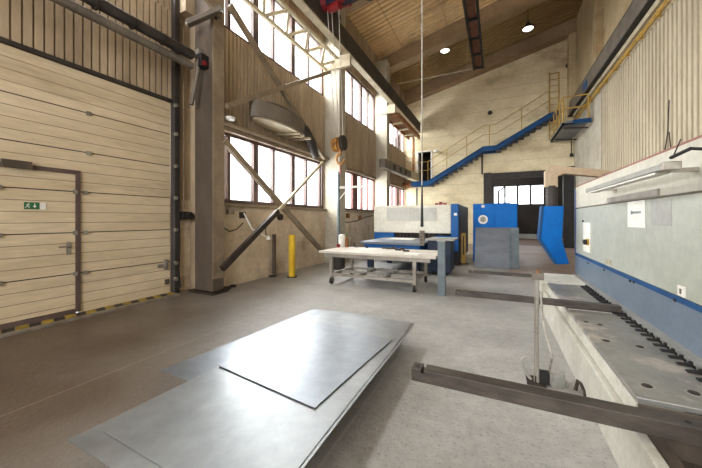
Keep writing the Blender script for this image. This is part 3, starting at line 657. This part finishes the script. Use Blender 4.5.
# radiant heater
zt = 8.6; xa, xb = -1.0, -.58
def hy(v, x): return None
ya = P(478, 70, z=zt).y
e = thing('radiant_heater', (-.8, ya - 4, zt), 'long brown radiant heater hanging lengthways under the roof', 'heater')
q0, q1 = P(474, 68, z=zt), P(483, 67, z=zt); ya = (q0.y + q1.y) / 2; xa, xb = q0.x, q1.x
MB().box(xa + .06, xb - .06, ya - 6.5, ya, zt + .05, zt + .1).build('reflector', 'orange_wood', e)
for xx in (xa, xb): MB().box(xx - .04, xx + .04, ya - 6.5, ya + .1, zt - .05, zt + .18).build('side_rail', 'black', e)
for k in range(6): MB().box(xa - .02, xb + .02, ya - 6.4 + k * 1.28, ya - 6.34 + k * 1.28, zt - .04, zt + .14).build('crossbar', 'black', e)
for yy in (ya - .3, ya - 5.5):
    xm = (xa + xb) / 2; MB().tube([(xm, yy, zt + .1), (xm, yy, roof(xm) - .02)], .012, 5).build('hanger', 'iron', e)
a, b_ = P(393.6, 84.6, y=16.5), P(472, 69, y=16.5)
m = MB().tube([a, b_], .03, 6)
for t_ in (.1, .95): q = a.lerp(b_, t_); m.tube([q, (q.x, q.y, roof(q.x) + .01)], .012, 5)
tag(m.build('gas_pipe', 'cream'), 'thin pale pipe crossing under the roof to the radiant heater', 'pipe')

# ------------------------------------------------------------ machines at the far end
# punching machine
MX0, MX1, MY = P(374, 233, y=10.4).x, P(451, 233, y=10.4).x, 10.4
MZ = P(451, 204.5, y=MY).z; MB0 = P(410, 233, y=MY).z
xe = P(458.5, 204, y=MY).x
e = thing('punching_machine', (-2.5, 12, 0), 'large white and blue sheet punching machine behind the steel table', 'machine')
MB().box(MX0, MX1, MY, MY + .9, MB0, MZ).build('hood', 'hood', e, .03)
def pane(u0, v0, u1, v1, name, mt, par, yy, t=.02):
    a, b_ = P(u0, v0, y=yy), P(u1, v1, y=yy); return MB().box(a.x, b_.x, yy - t, yy, b_.z, a.z).build(name, mt, par)
pane(387, 208, 411, 221, 'window', 'pane_grey', e, MY); pane(412, 208, 436, 221, 'window', 'pane_grey', e, MY)
MB().box(MX1, xe, MY - .02, MY + 3.6, 0.12, MZ + .02).build('side_housing', 'blue_machine', e, .02)
MB().box(xe, xe + .01, MY + .02, MY + 3.5, .12, MZ - .02).build('side_panel', 'blue_dark', e)
MB().box(MX0 + .1, MX1, MY + .9, MY + 3.6, .3, MZ - .05).build('body', 'blue_dark', e)
MB().box(MX0, MX0 + .75, MY + .02, MY + .9, .5, MB0).build('foot_housing', 'blue_machine', e); MB().box(MX1 - .5, MX1 + .1, MY - .06, MY + .8, .45, MB0 - .08).build('foot_housing', 'blue_machine', e)
MB().box(MX0 + .75, MX1 - .5, MY + .2, MY + .85, MB0 - .35, MB0).build('tool_gap', 'black', e)
m = MB()
for k in range(18): m.box(MX0 + .8 + k * .125, MX0 + .85 + k * .125, MY + .1, MY + .2, MB0 - .16, MB0)
m.build('tool_clamps', 'iron', e)
MB().box(MX1 - .45, xe, MY - .04, MY + .5, 0, .45).build('plinth', 'black', e)
MB().box(MX0 + .2, MX1 - .6, MY + .25, MY + 3.5, 0, .3).build('plinth', 'black', e)
pane(454, 213, 457, 215.5, 'name_label', 'white', e, MY - .02, .005)
# punching machine work table
e = thing('work_table', (-2.7, 9.3, 0), 'low grey brush table in front of the punching machine', 'table')
wz = .86
a0, a1 = P(352, 246, z=wz), P(437, 246, z=wz)
WX0, WX1 = -3.55, -1.75
MB().box(WX0, WX1, 8.0, MY - .08, wz - .06, wz).build('tabletop', 'plate_grey', e)
MB().box(WX0 + .1, WX1 - .1, 8.1, MY - .1, wz - .3, wz - .06).build('frame', 'blue_machine', e)
for xx in (WX0 + .15, WX1 - .3):
    for yy in (8.2, 9.9): MB().box(xx, xx + .15, yy, yy + .15, 0, wz - .3).build('leg', 'blue_dark', e)
MB().box(-2.1, -1.95, 8.1, 8.3, 0, .56).build('pedal_column', 'black', e)
tag(MB().box(-3.2, -2.35, 9.2, 10.0, wz, wz + .006).build('metal_sheet', 'white'), 'white sheet lying on the grey brush table', 'sheet')
e = thing('side_table', (-1.45, 8.6, 0), 'narrow pale side shelf right of the grey brush table', 'table')
MB().box(-1.73, -1.0, 8.2, 9.2, .93, .97).build('shelf', 'plate_light', e); MB().box(-1.68, -1.1, 8.3, 9.1, .1, .93).build('cabinet', 'blue_dark', e); MB().box(-1.6,-1.2,8.4,9,0,.1).build('plinth','black',e)
# small red and pink parts atop the hood
for k, u in enumerate((437, 441, 445)):
    q = P(u, 202, y=MY + .4); tag(MB().box(q.x - .05, q.x + .05, MY + .3, MY + .45, MZ, MZ + .07 + .04 * (k % 2)).build('tool_box', 'red'), ['small red box on top of the machine hood, leftmost of three', 'taller small red box in the middle on the machine hood', 'small red box on the hood nearest its blue end'][k], 'box')
# yellow slotted post
p = P(463.5, 264, z=0)
e = thing('slotted_post', (p.x, p.y, 0), 'slotted yellow-tan post standing beside the dark end of the punching machine', 'post')
zz = P(463.5, 233, y=p.y).z
m = MB().box(p.x - .07, p.x + .07, p.y, p.y + .05, .02, zz); m.build('post', 'yellow_rail', e); MB().box(p.x - .02, p.x + .02, p.y - .01, p.y, .3, zz - .1).build('slot', 'black', e)
MB().box(p.x - .14, p.x + .14, p.y - .05, p.y + .12, 0, .02).build('base_plate', 'iron', e)

# blue cabinet
CY = 10.9
a, b_ = P(473, 204, y=CY), P(517.5, 204, y=CY)
e = thing('control_cabinet', ((a.x + b_.x) / 2, CY + .3, 0), 'bright blue control cabinet with a round pale emblem', 'cabinet')
xm = P(495, 204, y=CY).x
MB().box(a.x, b_.x, CY, CY + .6, .08, a.z).build('body', 'blue', e, .01)
MB().box(a.x + .02, xm - .006, CY - .02, CY, .12, a.z - .02).build('door', 'blue', e, .005); MB().box(xm + .006, b_.x - .02, CY - .02, CY, .12, a.z - .02).build('door', 'blue', e, .005)
MB().box(a.x + .04, b_.x - .04, CY + .04, CY + .56, 0, .08).build('plinth', 'black', e)
q = P(483, 219.5, y=CY - .02)
em = MB().lathe([(.001, -.006), (.145, -.006), (.145, 0), (.001, 0)], (q.x, CY - .021, q.z), 24, 'y').build('emblem', 'white', e, label='round pale emblem')
m = MB().lathe([(.001, -.004), (.1, -.004), (.1, 0), (.001, 0)], (q.x, CY - .028, q.z), 24, 'y'); m.build('emblem_disc', 'plate_light', em)
m = MB()
for dx, dz, w, h in ((-.03, .02, .035, .05), (.02, .03, .03, .06), (0, -.04, .05, .04), (-.045, -.03, .02, .03)): m.box(q.x + dx - w / 2, q.x + dx + w / 2, CY - .036, CY - .032, q.z + dz - h / 2, q.z + dz + h / 2)
m.build('emblem_mark', 'duct', em)
pane(481.5, 205, 484.5, 207.5, 'label_plate', 'white', e, CY - .021, .004)
# leaning plates
def plate(u0, u1, vb, vt, yb, lean, th, lb, mt):
    a, b_ = P(u0, vb, y=yb), P(u1, vb, y=yb); zt = P(u0, vt, y=yb + lean).z
    m = MB().prism([(a.x, yb, 0), (b_.x, yb, 0), (b_.x, yb + lean, zt), (a.x, yb + lean, zt)], (0, th, 0)); return tag(m.build('steel_plate', mt), lb, 'plate', 'steel plates leaning on the blue cabinet')
plate(474.5, 510, 268, 227.5, 10.25, .52, .02, 'large blue-grey steel plate leaning on the blue cabinet, front one', 'plate_grey')
plate(499, 519.5, 262, 227.5, 10.5, .3, .02, 'steel plate leaning on the cabinet half behind the front one at right', 'post_grey')

# ------------------------------------------------------------ steel trolley table
e = thing('trolley_table', (-2.3, 6.8, 0), 'pale steel trolley table on castors with a cluttered top', 'table')
TX0, TX1, TY0, TY1, TZ = -3.75, -1.08, 6.1, 7.35, .76
MB().box(TX0, TX1, TY0, TY1, TZ - .05, TZ).build('tabletop', 'table_top', e, .006)
MB().box(TX0 + .12, TX1 - .12, TY0 + .03, TY0 + .09, TZ - .13, TZ - .05).box(TX0 + .12, TX1 - .12, TY1 - .09, TY1 - .03, TZ - .13, TZ - .05).build('apron', 'table_frame', e)
lx = (-3.46, -1.52)
for xx in lx:
    for yy in (TY0 + .05, TY1 - .1):
        MB().box(xx - .035, xx + .035, yy, yy + .07, .17, TZ - .1).build('leg', 'table_frame', e)
        cs = MB().tube([(xx - .025, yy + .035, .075), (xx + .025, yy + .035, .075)], .073, 16).build('castor', 'rubber', e, smooth=True)
        MB().box(xx - .035, xx - .028, yy, yy + .07, .06, .17).box(xx + .028, xx + .035, yy, yy + .07, .06, .17).box(xx - .035, xx + .035, yy, yy + .07, .15, .17).build('castor_fork', 'aluminium', cs)
MB().box(lx[0], lx[1], TY0 + .06, TY0 + .12, .19, .25).build('lower_rail', 'table_frame', e); MB().box(lx[0], lx[1], TY1 - .1, TY1 - .04, .19, .25).build('lower_rail', 'table_frame', e)
for xx in (lx[0], -2.8, -2.2, lx[1]): MB().box(xx - .03, xx + .03, TY0 + .1, TY1 - .08, .19, .25).build('lower_crossbar', 'table_frame', e)
MB().box(lx[0], lx[1], 6.65, 6.71, .19, .25).build('lower_rail', 'table_frame', e)
# clutter on table
def on(u, v): return P(u, v, z=TZ)
q = on(342, 247); tag(MB().lathe([(.001, 0), (.09, 0), (.09, .3), (.06, .33), (.001, .34)], q, 16).build('canister', 'white', smooth=True), 'white canister standing at the left end of the trolley table', 'canister')
q = on(346.5, 247); 
b0 = thing('spray_bottle', q, 'orange spray bottle beside the white canister on the table', 'bottle')
MB().lathe([(.001, 0), (.055, 0), (.055, .2), (.03, .25), (.03, .3), (.001, .3)], q, 14).build('body', 'orange', b0, smooth=True); MB().lathe([(.001, .3), (.03, .3), (.025, .34), (.001, .35)], q, 12).build('cap', 'green', b0)
q = on(338.5, 247.5); tag(MB().lathe([(.03, -.012), (.05, -.012), (.05, .012), (.03, .012)], q + Vector((0, 0, .05)), 16, 'y').build('tape_roll', 'red', smooth=True), 'pink-red tape roll at the left end of the table', 'tape')
names = ['dark gear scrap in the heap on the table, leftmost', 'dark scrap ring in the table heap', 'flat iron offcut in the table heap', 'small iron block in the table heap', 'dark clamp in the table heap', 'iron washer stack in the table heap, rightmost']
for k, (u, v) in enumerate([(384, 248.5), (389, 249), (394, 249), (398, 250.5), (402, 249.5), (406, 251.5)]):
    q = on(u, v); m = MB().lathe([(.001, 0), (.06, 0), (.06, .03 + .01 * (k % 3)), (.001, .03)], q, 10) if k % 2 == 0 else MB().box(q.x - .07, q.x + .07, q.y - .03, q.y + .05, TZ, TZ + .035)
    tag(m.build('scrap_part', 'iron'), names[k], 'scrap', 'scrap parts on the trolley table')
q = on(356, 247.2); tag(MB().lathe([(.001, 0), (.06, 0), (.05, .015), (.001, .015)], q, 14).build('bolt_dish', 'iron'), 'flat dark dish near the left back of the table', 'dish')
q = on(354, 246.8); tag(MB().lathe([(.001, 0), (.02, 0), (.02, .12), (.001, .12)], q, 8).build('bolt', 'iron'), 'upright dark bolt at the back left of the table', 'bolt')
q = on(367, 248); tag(MB().lathe([(.001, 0), (.03, 0), (.03, .04), (.001, .04)], q, 8).build('nut', 'iron'), 'single dark nut at the middle back of the table', 'nut')
m = MB().box(-1.75, -1.45, 6.2, 6.45, TZ, TZ + .012)
tag(m.build('paper_sheet', 'white'), 'white paper lying at the right end of the table under the pendant', 'paper')
# grey post
p = P(442, 296, z=0); y_ = p.y
e = thing('square_post', (p.x, y_, 0), 'short square grey steel post beside the right end of the trolley table', 'post')
zt = P(442, 241.5, y=y_).z
a, b_ = P(437.5, 296, y=y_), P(446, 296, y=y_)
MB().box(a.x, b_.x - .02, y_, y_ + .14, 0, zt).build('post', 'post_grey', e, .008)
MB().box(a.x - .015, b_.x - .005, y_ - .015, y_ + .155, zt, zt + .02).build('cap', 'plate_light', e)
e = thing('oil_drum', (-4.3, 7.9, 0), 'dark oil drum standing by the wall behind the left end of the trolley table', 'drum')
MB().lathe([(.001, 0), (.2, 0), (.2, .5), (.001, .5)], (-4.3, 8.1, 0), 18).build('drum', 'steel_dark', e, smooth=True); MB().lathe([(.15, .5), (.205, .5), (.205, .53), (.001, .53)], (-4.3, 8.1, 0), 18).build('rim', 'iron', e)

# ------------------------------------------------------------ steel sheets in the foreground
def sheet(corners, z, th, mt, lb, curl=0, n=14):
    kk = (1.45 - z) / (1.5 - z); z = z + .05
    m = MB(); A, B, C, D = [Vector((c_[0] * kk, c_[1] * kk, 0)) for c_ in corners]; top = []; bot = []
    for i in range(n + 1):
        rt, rb_ = [], []
        for j in range(n + 1):
            u, v = i / n, j / n; p = A.lerp(B, u).lerp(D.lerp(C, u), v)
            zz = z + .008 * math.sin(2.1 * p.x + 1.7 * p.y) + .03 * max(0, (p.y - 2.9) / .8) ** 2 * max(0, (p.x + 2.1) / 1.1)
            rt.append(m.bm.verts.new((p.x, p.y, zz + th))); rb_.append(m.bm.verts.new((p.x, p.y, zz)))
        top.append(rt); bot.append(rb_)
    for i in range(n):
        for j in range(n):
            m.bm.faces.new((top[i][j], top[i + 1][j], top[i + 1][j + 1], top[i][j + 1])); m.bm.faces.new((bot[i][j], bot[i][j + 1], bot[i + 1][j + 1], bot[i + 1][j]))
    for k in range(n):
        for a, b_ in (((k, 0), (k + 1, 0)), ((k, n), (k + 1, n)), ((0, k), (0, k + 1)), ((n, k), (n, k + 1))):
            m.bm.faces.new((bot[a[0]][a[1]], bot[b_[0]][b_[1]], top[b_[0]][b_[1]], top[a[0]][a[1]]))
    o = m.build('steel_sheet', mt, smooth=True); return tag(o, lb, 'metal sheet', 'steel sheets stacked on the floor')
sheet([(-2.76, 1.74), (-1.2, 1.74), (-1.2, 3.86), (-2.5, 3.9)], .13, .003, 'sheet_dull', 'lowest pale sheet of the stack, peeping out on its left side')
sheet([(-2.33, .92), (-.93, .92), (-.93, 3.8), (-2.22, 3.86)], .1665, .004, 'sheet', 'large bright steel sheet whose near left corner reaches furthest, under the others')
sheet([(-2.22, 1.05), (-.95, 1.03), (-.96, 3.76), (-2.16, 3.8)], .1715, .0035, 'sheet', 'large bright steel sheet, second from the top of the stack')
sheet([(-2.27, 1.97), (-1.14, 1.80), (-1.03, 3.18), (-1.98, 3.32)], .181, .004, 'sheet_dull', 'smaller grey steel sheet lying topmost on the stack')
for y, lb in ((1.3, 'timber bearer under the near end of the sheets'), (2.4, 'timber bearer under the middle of the sheets'), (3.5, 'timber bearer under the far end of the sheets')):
    tag(MB().box(-2.2, -1.1, y, y + .1, 0, .14).build('timber_bearer', 'timber'), lb, 'timber', 'timber bearers under the sheets')

# ------------------------------------------------------------ press brake at right
e = thing('press_brake', (1.3, 4, 0), 'long press brake with pale upper panel, blue guard and worn steel bed', 'press brake')
BY0, BY1, BY2 = 2.265, 5.68, 6.75
MB().box(.66, .719, -.6, BY1, .0, .36).build('front_skirt', 'bed_white', e, .01)
MB().box(.72, 1.28, 2.25, BY1, .1, .36).build('bed_block', 'column', e)
MB().prism([(.70, BY0, .37), (.70, BY1, .37), (.715, BY1, .455), (.715, BY0, .455)], (.2, 0, 0)).build('bed_face', 'bed_white', e)
MB().box(.705, .73, 2.28, BY1, .345, .37).build('groove_strip', 'duct', e)
MB().box(.715, 1.2, BY0, 4.12, .455, .49).build('bed_plate', 'bed_top', e, .006)
MB().box(.715, 1.12, 4.15, BY1, .455, .495).build('bed_plate', 'bed_top', e, .006)
MB().box(.64, 1.3, BY1 + .02, BY2, .3, .485).build('end_block', 'bed_white', e, .01)
MB().box(1.13, 1.34, -.6, BY2, .3, .46).build('rear_channel', 'bed_top', e)
MB().box(1.14, 1.23, 5.15, 5.66, .461, .497).build('slot', 'black', e)
MB().box(1.24, 1.34, -.6, BY2, .44, .5).build('rear_ledge', 'plate_light', e)
MB().box(.74, 1.13, -.6, BY0 - .02, .0, .2).build('bed_base', 'column', e)
MB().box(.72, .8, -.6, 2.2, .2, .33).build('inner_ledge', 'column', e)
MB().box(.72, 1.28, BY0 - .005, BY0, .3, .455).build('bed_end', 'duct', e)
MB().box(.8, 1.28, 1.2, 1.28, .15, .3).box(.8, 1.28, 1.7, 1.76, .15, .28).build('rib', 'column', e)
# clamp row
k = 0; y = 5.62
while y > 2.0 and k < 40:
    m = MB().prism([(1.13, y - .03, .492), (1.19, y - .034, .492), (1.19, y - .002, .498), (1.13, y + .004, .492)], (0, 0, .01)).box(1.15, 1.22, y - .022, y + .01, .455, .495)
    m.lathe([(.001, 0), (.012, 0), (.012, .03), (.001, .03)], (1.2, y - .01, .49), 8); m.build('die_clamp', 'black', e)
    y -= .118; k += 1
def dimple(u, v, r=.035):
    q = P(u, v, z=.49); o = MB().lathe([(.4 * r, .001), (.55 * r, .003), (r * .6, .003), (r * .65, .001)], (q.x, q.y, .492), 14).lathe([(.001, 0), (.4 * r, 0), (.4 * r, .002), (.001, .002)], (q.x, q.y, .4925), 12)
    o.build('bolt_hole', 'iron', e)
    o = MB().lathe([(r * .7, .0), (r * .95, .0015), (r, .0015), (r * 1.05, .0)], (q.x, q.y, .4905), 18); o.build('hole_rim', 'plate_light', e)
for u, v in ((606, 341), (640, 347), (647, 386), (694, 393), (567, 286), (578, 292), (566, 303), (586, 322), (600, 325)): dimple(u, v, .04 if v > 330 else .03)
# blue guard (tilted) and upper body
PX = 1.33
MB().prism([(1.32, -.6, .5), (1.38, -.6, .5), (1.38, -.6, .9), (1.32, -.6, .86)], (0, 6.98 + .6, 0)).build('guard', 'blue_guard', e)
MB().prism([(1.315, -.6, .83), (1.325, -.6, .83), (1.33, -.6, .872), (1.318, -.6, .872)], (0, 7.55, 0)).build('guard_edge', 'blue_stair', e)
for u, v in ((675, 298), (634, 280), (630, 279), (604, 268), (588, 261)):
    q = P(u, v + 2, x=1.315); MB().lathe([(.001, -.01), (.014, -.01), (.014, 0), (.001, 0)], (1.318, q.y, min(q.z, .85)), 8, 'x').build('screw', 'black', e)
MB().box(PX, 2.1, -.6, 6.95, .872, 1.69).build('front_panel', 'panel', e, .006)
MB().box(PX + .02, 2.1, -.6, 6.95, 1.69, 1.705).build('seam', 'duct', e)
MB().box(PX + .0, 2.1, -.6, 6.95, 1.705, 2.09).build('upper_panel', 'panel_top', e, .006)
MB().box(PX + .005, 2.1, -.6, 6.95, 2.09, 2.11).build('top_trim', 'redtrim', e)
MB().box(PX - .005, 2.1, 6.95, 7.02, .5, 2.05).build('end_frame', 'blue_edge', e)
MB().box(1.4, 2.1, -.6, 6.9, 0, .872).build('lower_body', 'blue_dark', e)
for u, v in ((583.5, 221),): q = P(u, v, x=PX); MB().lathe([(.001, -.02), (.015, -.02), (.015, 0), (.001, 0)], (PX, q.y, q.z), 8, 'x').build('lock', 'black', e)
a, b_ = P(584, 224, x=PX), P(591, 254, x=PX)
cp = MB().box(PX - .012, PX, b_.y, a.y, .96, 1.44).build('control_plate', 'white', e, .004)
q = P(589, 242, x=PX); sw = MB().box(PX - .03, PX - .012, q.y - .05, q.y + .05, q.z - .05, q.z + .05).build('switch_plate', 'yellow', cp)
MB().lathe([(.001, -.05), (.03, -.05), (.035, 0), (.001, 0)], (PX - .03, q.y, q.z), 12, 'x').box(PX - .08, PX - .04, q.y - .07, q.y - .02, q.z - .04, q.z + .04).build('rotary_switch', 'black', cp)
a, b_ = P(679, 285, x=PX), P(686, 298, x=PX); ol = MB().box(PX - .01, PX, b_.y, a.y, b_.z, a.z).build('outlet', 'white', e); MB().box(PX - .014, PX - .01, (a.y + b_.y) / 2 - .012, (a.y + b_.y) / 2 + .012, (a.z + b_.z) / 2 - .02, (a.z + b_.z) / 2 + .02).build('outlet_mark', 'duct', ol)
a, b_ = P(606.5, 259, x=PX), P(611, 265, x=PX); MB().box(PX - .01, PX, b_.y, a.y, b_.z, a.z).build('label_plate', 'cream', e)
a, b_ = P(651, 197, x=PX), P(672, 226, x=PX); MB().box(PX - .003, PX, b_.y, a.y, 1.44, 1.67).build('cover_plate', 'plate_light', e, label='pale blue-grey cover plate')
# paper
a, b_ = P(628, 202, x=PX), P(645.5, 229, x=PX)
pp = thing('paper_notice', (PX, (a.y + b_.y) / 2, 1.55), 'white paper notice with a small logo on the press brake panel', 'notice')
z0, z1 = b_.z, a.z; z0, z1 = 1.41, 1.69
MB().box(PX - .004, PX - .001, b_.y, a.y, z0, z1).build('sheet', 'white', pp)
m = MB(); cy = (a.y + b_.y) / 2
m.lathe([(.001, -.002), (.022, -.002), (.022, 0), (.001, 0)], (PX - .004, cy + .11, z0 + .16), 12, 'x')
for k in range(7): m.box(PX - .006, PX - .004, cy + .065 - k * .032, cy + .085 - k * .032, z0 + .148, z0 + .172)
m.build('logo', 'plate_grey', pp)
# lamp housing on the press
e2 = thing('work_light', (1.15, 4, 1.85), 'long grey fluorescent work light bracketed off the press brake panel', 'lamp')
MB().box(1.06, 1.16, 2.95, 5.0, 1.85, 1.9).build('housing', 'plate_light', e2, .008)
MB().box(1.07, 1.15, 3.05, 4.9, 1.835, 1.85).build('tube_cover', 'white', e2)
for yy in (3.1, 4.8): MB().box(1.16, PX, yy, yy + .04, 1.85, 1.88).build('bracket', 'aluminium', e2)
MB().box(1.06, 1.16, 2.9, 2.96, 1.845, 1.905).build('end_cap', 'aluminium', e2, .006)
MB().tube([(1.1, 2.9, 1.93), (1.14, 2.75, 1.96), (1.22, 2.68, 1.93), (1.31, 2.66, 1.84)], .012, 6).build('cable', 'black', e2)
MB().tube([(1.1, 2.88, 1.92), (1.12, 2.82, 2.04)], .004, 5).build('wire_end', 'black', e2)
MB().box(1.31, PX - .001, 3.7, 5.1, 1.715, 1.775).build('shade_band', 'table_frame', e2)  # grey strip painting in the shadow band below the work light
# support arms
def arm(y, x0, x1, z0, h, w, lb, notch=True):
    t = thing('support_arm', (x0, y, z0), lb, 'steel bar', 'steel support arms of the press brake')
    MB().box(x0 + .085, x1, y, y + w, z0, z0 + h).box(x0, x0 + .065, y, y + w, z0, z0 + h).box(x0 + .06, x0 + .09, y, y + w, z0, z0 + h * .72).build('bar', 'steel_bar', t, .003)
    m = MB().lathe([(.001, .0), (.017, .0), (.017, .002), (.001, .002)], (x0 + .03, y + w / 2, z0 + h), 14); m.build('bolt_hole', 'black', t)
    for xx in (.86, .93) if y < 3 else (x0 + .5,):
        MB().lathe([(.001, .0), (.013 if xx < .9 else .007, .0), (.013 if xx < .9 else .007, .002), (.001, .002)], (xx, y + w / 2, z0 + h), 12).build('bolt_hole', 'black', t)
arm(2.05, P(411.5, 367, z=.49).x, 1.5, .402, .085, .1, 'nearest dark steel support arm, crossing the lower right of the picture')
arm(4.18, P(454, 293, z=.56).x, 1.2, .5, .065, .09, 'second dark steel support arm, reaching onto the bed of the press brake')
arm(6.5, P(469, 268, z=.5).x, .63, .42, .06, .07, 'farthest dark steel support arm, near the leaning plates')
# foot pedal with stand
p = P(538, 384, z=0)
e = thing('foot_pedal', (p.x, p.y, 0), 'foot pedal with a tall thin pole standing on the floor before the press', 'pedal')
MB().box(p.x - .09, p.x + .06, p.y - .05, p.y + .12, 0, .015).build('base', 'iron', e)
zt = 1.0
MB().tube([(p.x, p.y, .01), (p.x - .008, p.y, .5), (p.x, p.y, zt)], .013, 8).build('pole', 'table_frame', e, smooth=True)
MB().tube([(p.x - .028, p.y + .01, .01), (p.x - .02, p.y + .01, zt - .05)], .005, 6).build('pole_stay', 'table_frame', e)
MB().box(p.x - .045, p.x + .045, p.y - .02, p.y + .05, zt - .05, zt + .01).build('head_box', 'duct', e, .004)
MB().lathe([(.001, 0), (.016, 0), (.012, .02), (.001, .022)], (p.x, p.y + .01, zt + .01), 10).build('button', 'orange', e)
MB().box(p.x + .01, p.x + .09, p.y - .02, p.y + .05, .015, .12).build('pedal_box', 'black', e, .005)
MB().prism([(p.x + .1, p.y - .03, .0), (p.x + .21, p.y + .02, .0), (p.x + .21, p.y + .02, .13), (p.x + .1, p.y - .03, .05)], (.01, .1, 0)).build('pedal_cover', 'plate_light', e, .004)
pts_ = [(p.x - .05, p.y + .02, .02), (p.x - .08, p.y + .06, .04), (p.x - .115, p.y + .1, .09), (p.x - .125, p.y + .11, .14), (p.x - .11, p.y + .12, .175), (p.x - .08, p.y + .12, .185), (p.x - .055, p.y + .1, .17), (p.x - .045, p.y + .09, .14)]
MB().tube(pts_, .013, 8).build('guard_loop', 'plate_light', e, smooth=True)
MB().tube([(p.x + .28, p.y + .0, .01), (p.x + .3, p.y + .02, .09), (p.x + .31, p.y - .03, .09), (p.x + .32, p.y - .12, .07), (p.x + .32, p.y - .16, .01)], .014, 8).build('guard_loop', 'iron', e, smooth=True)
tag(MB().tube([P(541, 292, x=.45), P(542, 315, x=.42), P(547, 338, x=.42), P(552, 358, x=.43), P(549, 372, z=.01), P(562, 377, z=.01), P(570, 383, z=.01)], .01, 6).build('cable', 'rope', smooth=True), 'grey cable hanging from the pedal pole and trailing on the floor', 'cable')

# swing arm pendant of the press brake
e = thing('control_pendant', (1, 7, .65), 'bent blue control pendant hanging from a beige swing arm', 'control panel')
AY = 7.05
c = [P(545, 187, y=AY), P(545, 171, y=AY), P(551, 165, y=AY), P(606, 170, y=AY), P(614, 172, y=AY + .0), P(612, 178, y=AY), P(565, 173.5, y=AY), P(558, 176, y=AY), P(558, 187, y=AY)]
MB().prism([(q.x, AY, q.z) for q in c], (0, .16, 0)).build('swing_arm', 'wood', e, .01)
q = P(551.5, 187, y=AY + .08); zb = P(551, 207, y=AY).z
MB().tube([(q.x, AY + .08, q.z + .02), (q.x, AY + .08, zb)], .1, 16).build('hanging_tube', 'steel_dark', e, smooth=True)
c = [P(544, 206, y=AY - .1), P(564, 206, y=AY - .1), P(562, 240, y=AY - .1), P(569.5, 264, y=AY - .1), P(558, 264.5, y=AY - .1), P(541, 239, y=AY - .1)]
MB().prism([(q.x, AY - .1, q.z) for q in c], (-.0, .34, 0)).build('housing', 'blue', e, .012)
c = [P(544, 206, y=AY - .1), P(541, 239, y=AY - .1), P(558, 264.5, y=AY - .1), P(555, 264.5, y=AY - .1), P(538.5, 239, y=AY - .1), P(541.5, 206, y=AY - .1)]
MB().prism([(q.x, AY - .1, q.z) for q in c], (.0, .3, 0)).build('front_face', 'blue_stair', e, .006)
q0 = P(613, 175, y=AY); MB().box(q0.x - .15, q0.x + .02, AY, AY + .2, 0, q0.z + .03).build('swing_post', 'wood', e)
# dark pier in the opening
a, b_ = P(562.5, 170, y=YE - .1), P(573, 170, y=YE - .1)
tag(MB().box(a.x, b_.x, YE - .4, YE - .1, 0, OZ + .1).build('pier', 'black'), 'black steel pier at the right side of the big opening', 'pier')
# hanging wire on the right wall and small fittings
q = P(668, 166, x=XR - .05)
tag(MB().tube([P(669, 100, x=XR - .04), P(668, 130, x=XR - .04), P(664, 158, x=XR - .04), P(668, 166, x=XR - .04), P(671, 150, x=XR - .04), P(669, 132, x=XR - .04)], .012, 6).build('wire', 'iron'), 'thin wire hanging in a loop on the ribbed wall', 'wire')
a = P(571.5, 140, y=YE - .1); e = thing('wall_hook', (a.x, YE - .1, a.z), 'thin pipe stub with dark end hanging below the platform at the end wall', 'pipe')
MB().tube([(a.x, YE - .08, P(571, 140, y=YE).z), (a.x, YE - .08, P(571, 155, y=YE).z)], .025, 6).build('stem', 'iron', e); MB().lathe([(.001, 0), (.08, 0), (.08, .16), (.001, .16)], (a.x, YE - .1, P(571, 157, y=YE).z), 10).build('end_piece', 'black', e)
# machinery in the far hall
e = thing('far_machine', (.2, 25.6, 0), 'dark machine silhouette under the windows of the far hall', 'machine')
MB().box(-.4, .9, 25.4, 26.4, 0, 2.7).build('body', 'black', e); MB().tube([(.1, 25.8, 2.7), (.1, 25.8, 3.6), (.5, 25.8, 3.9)], .06, 8).build('pipe', 'black', e)
tag(MB().box(1.2, 3.4, 26.6, 27.0, 0, .35).build('bench', 'plate_light'), 'low pale bench at the far end of the far hall', 'bench')
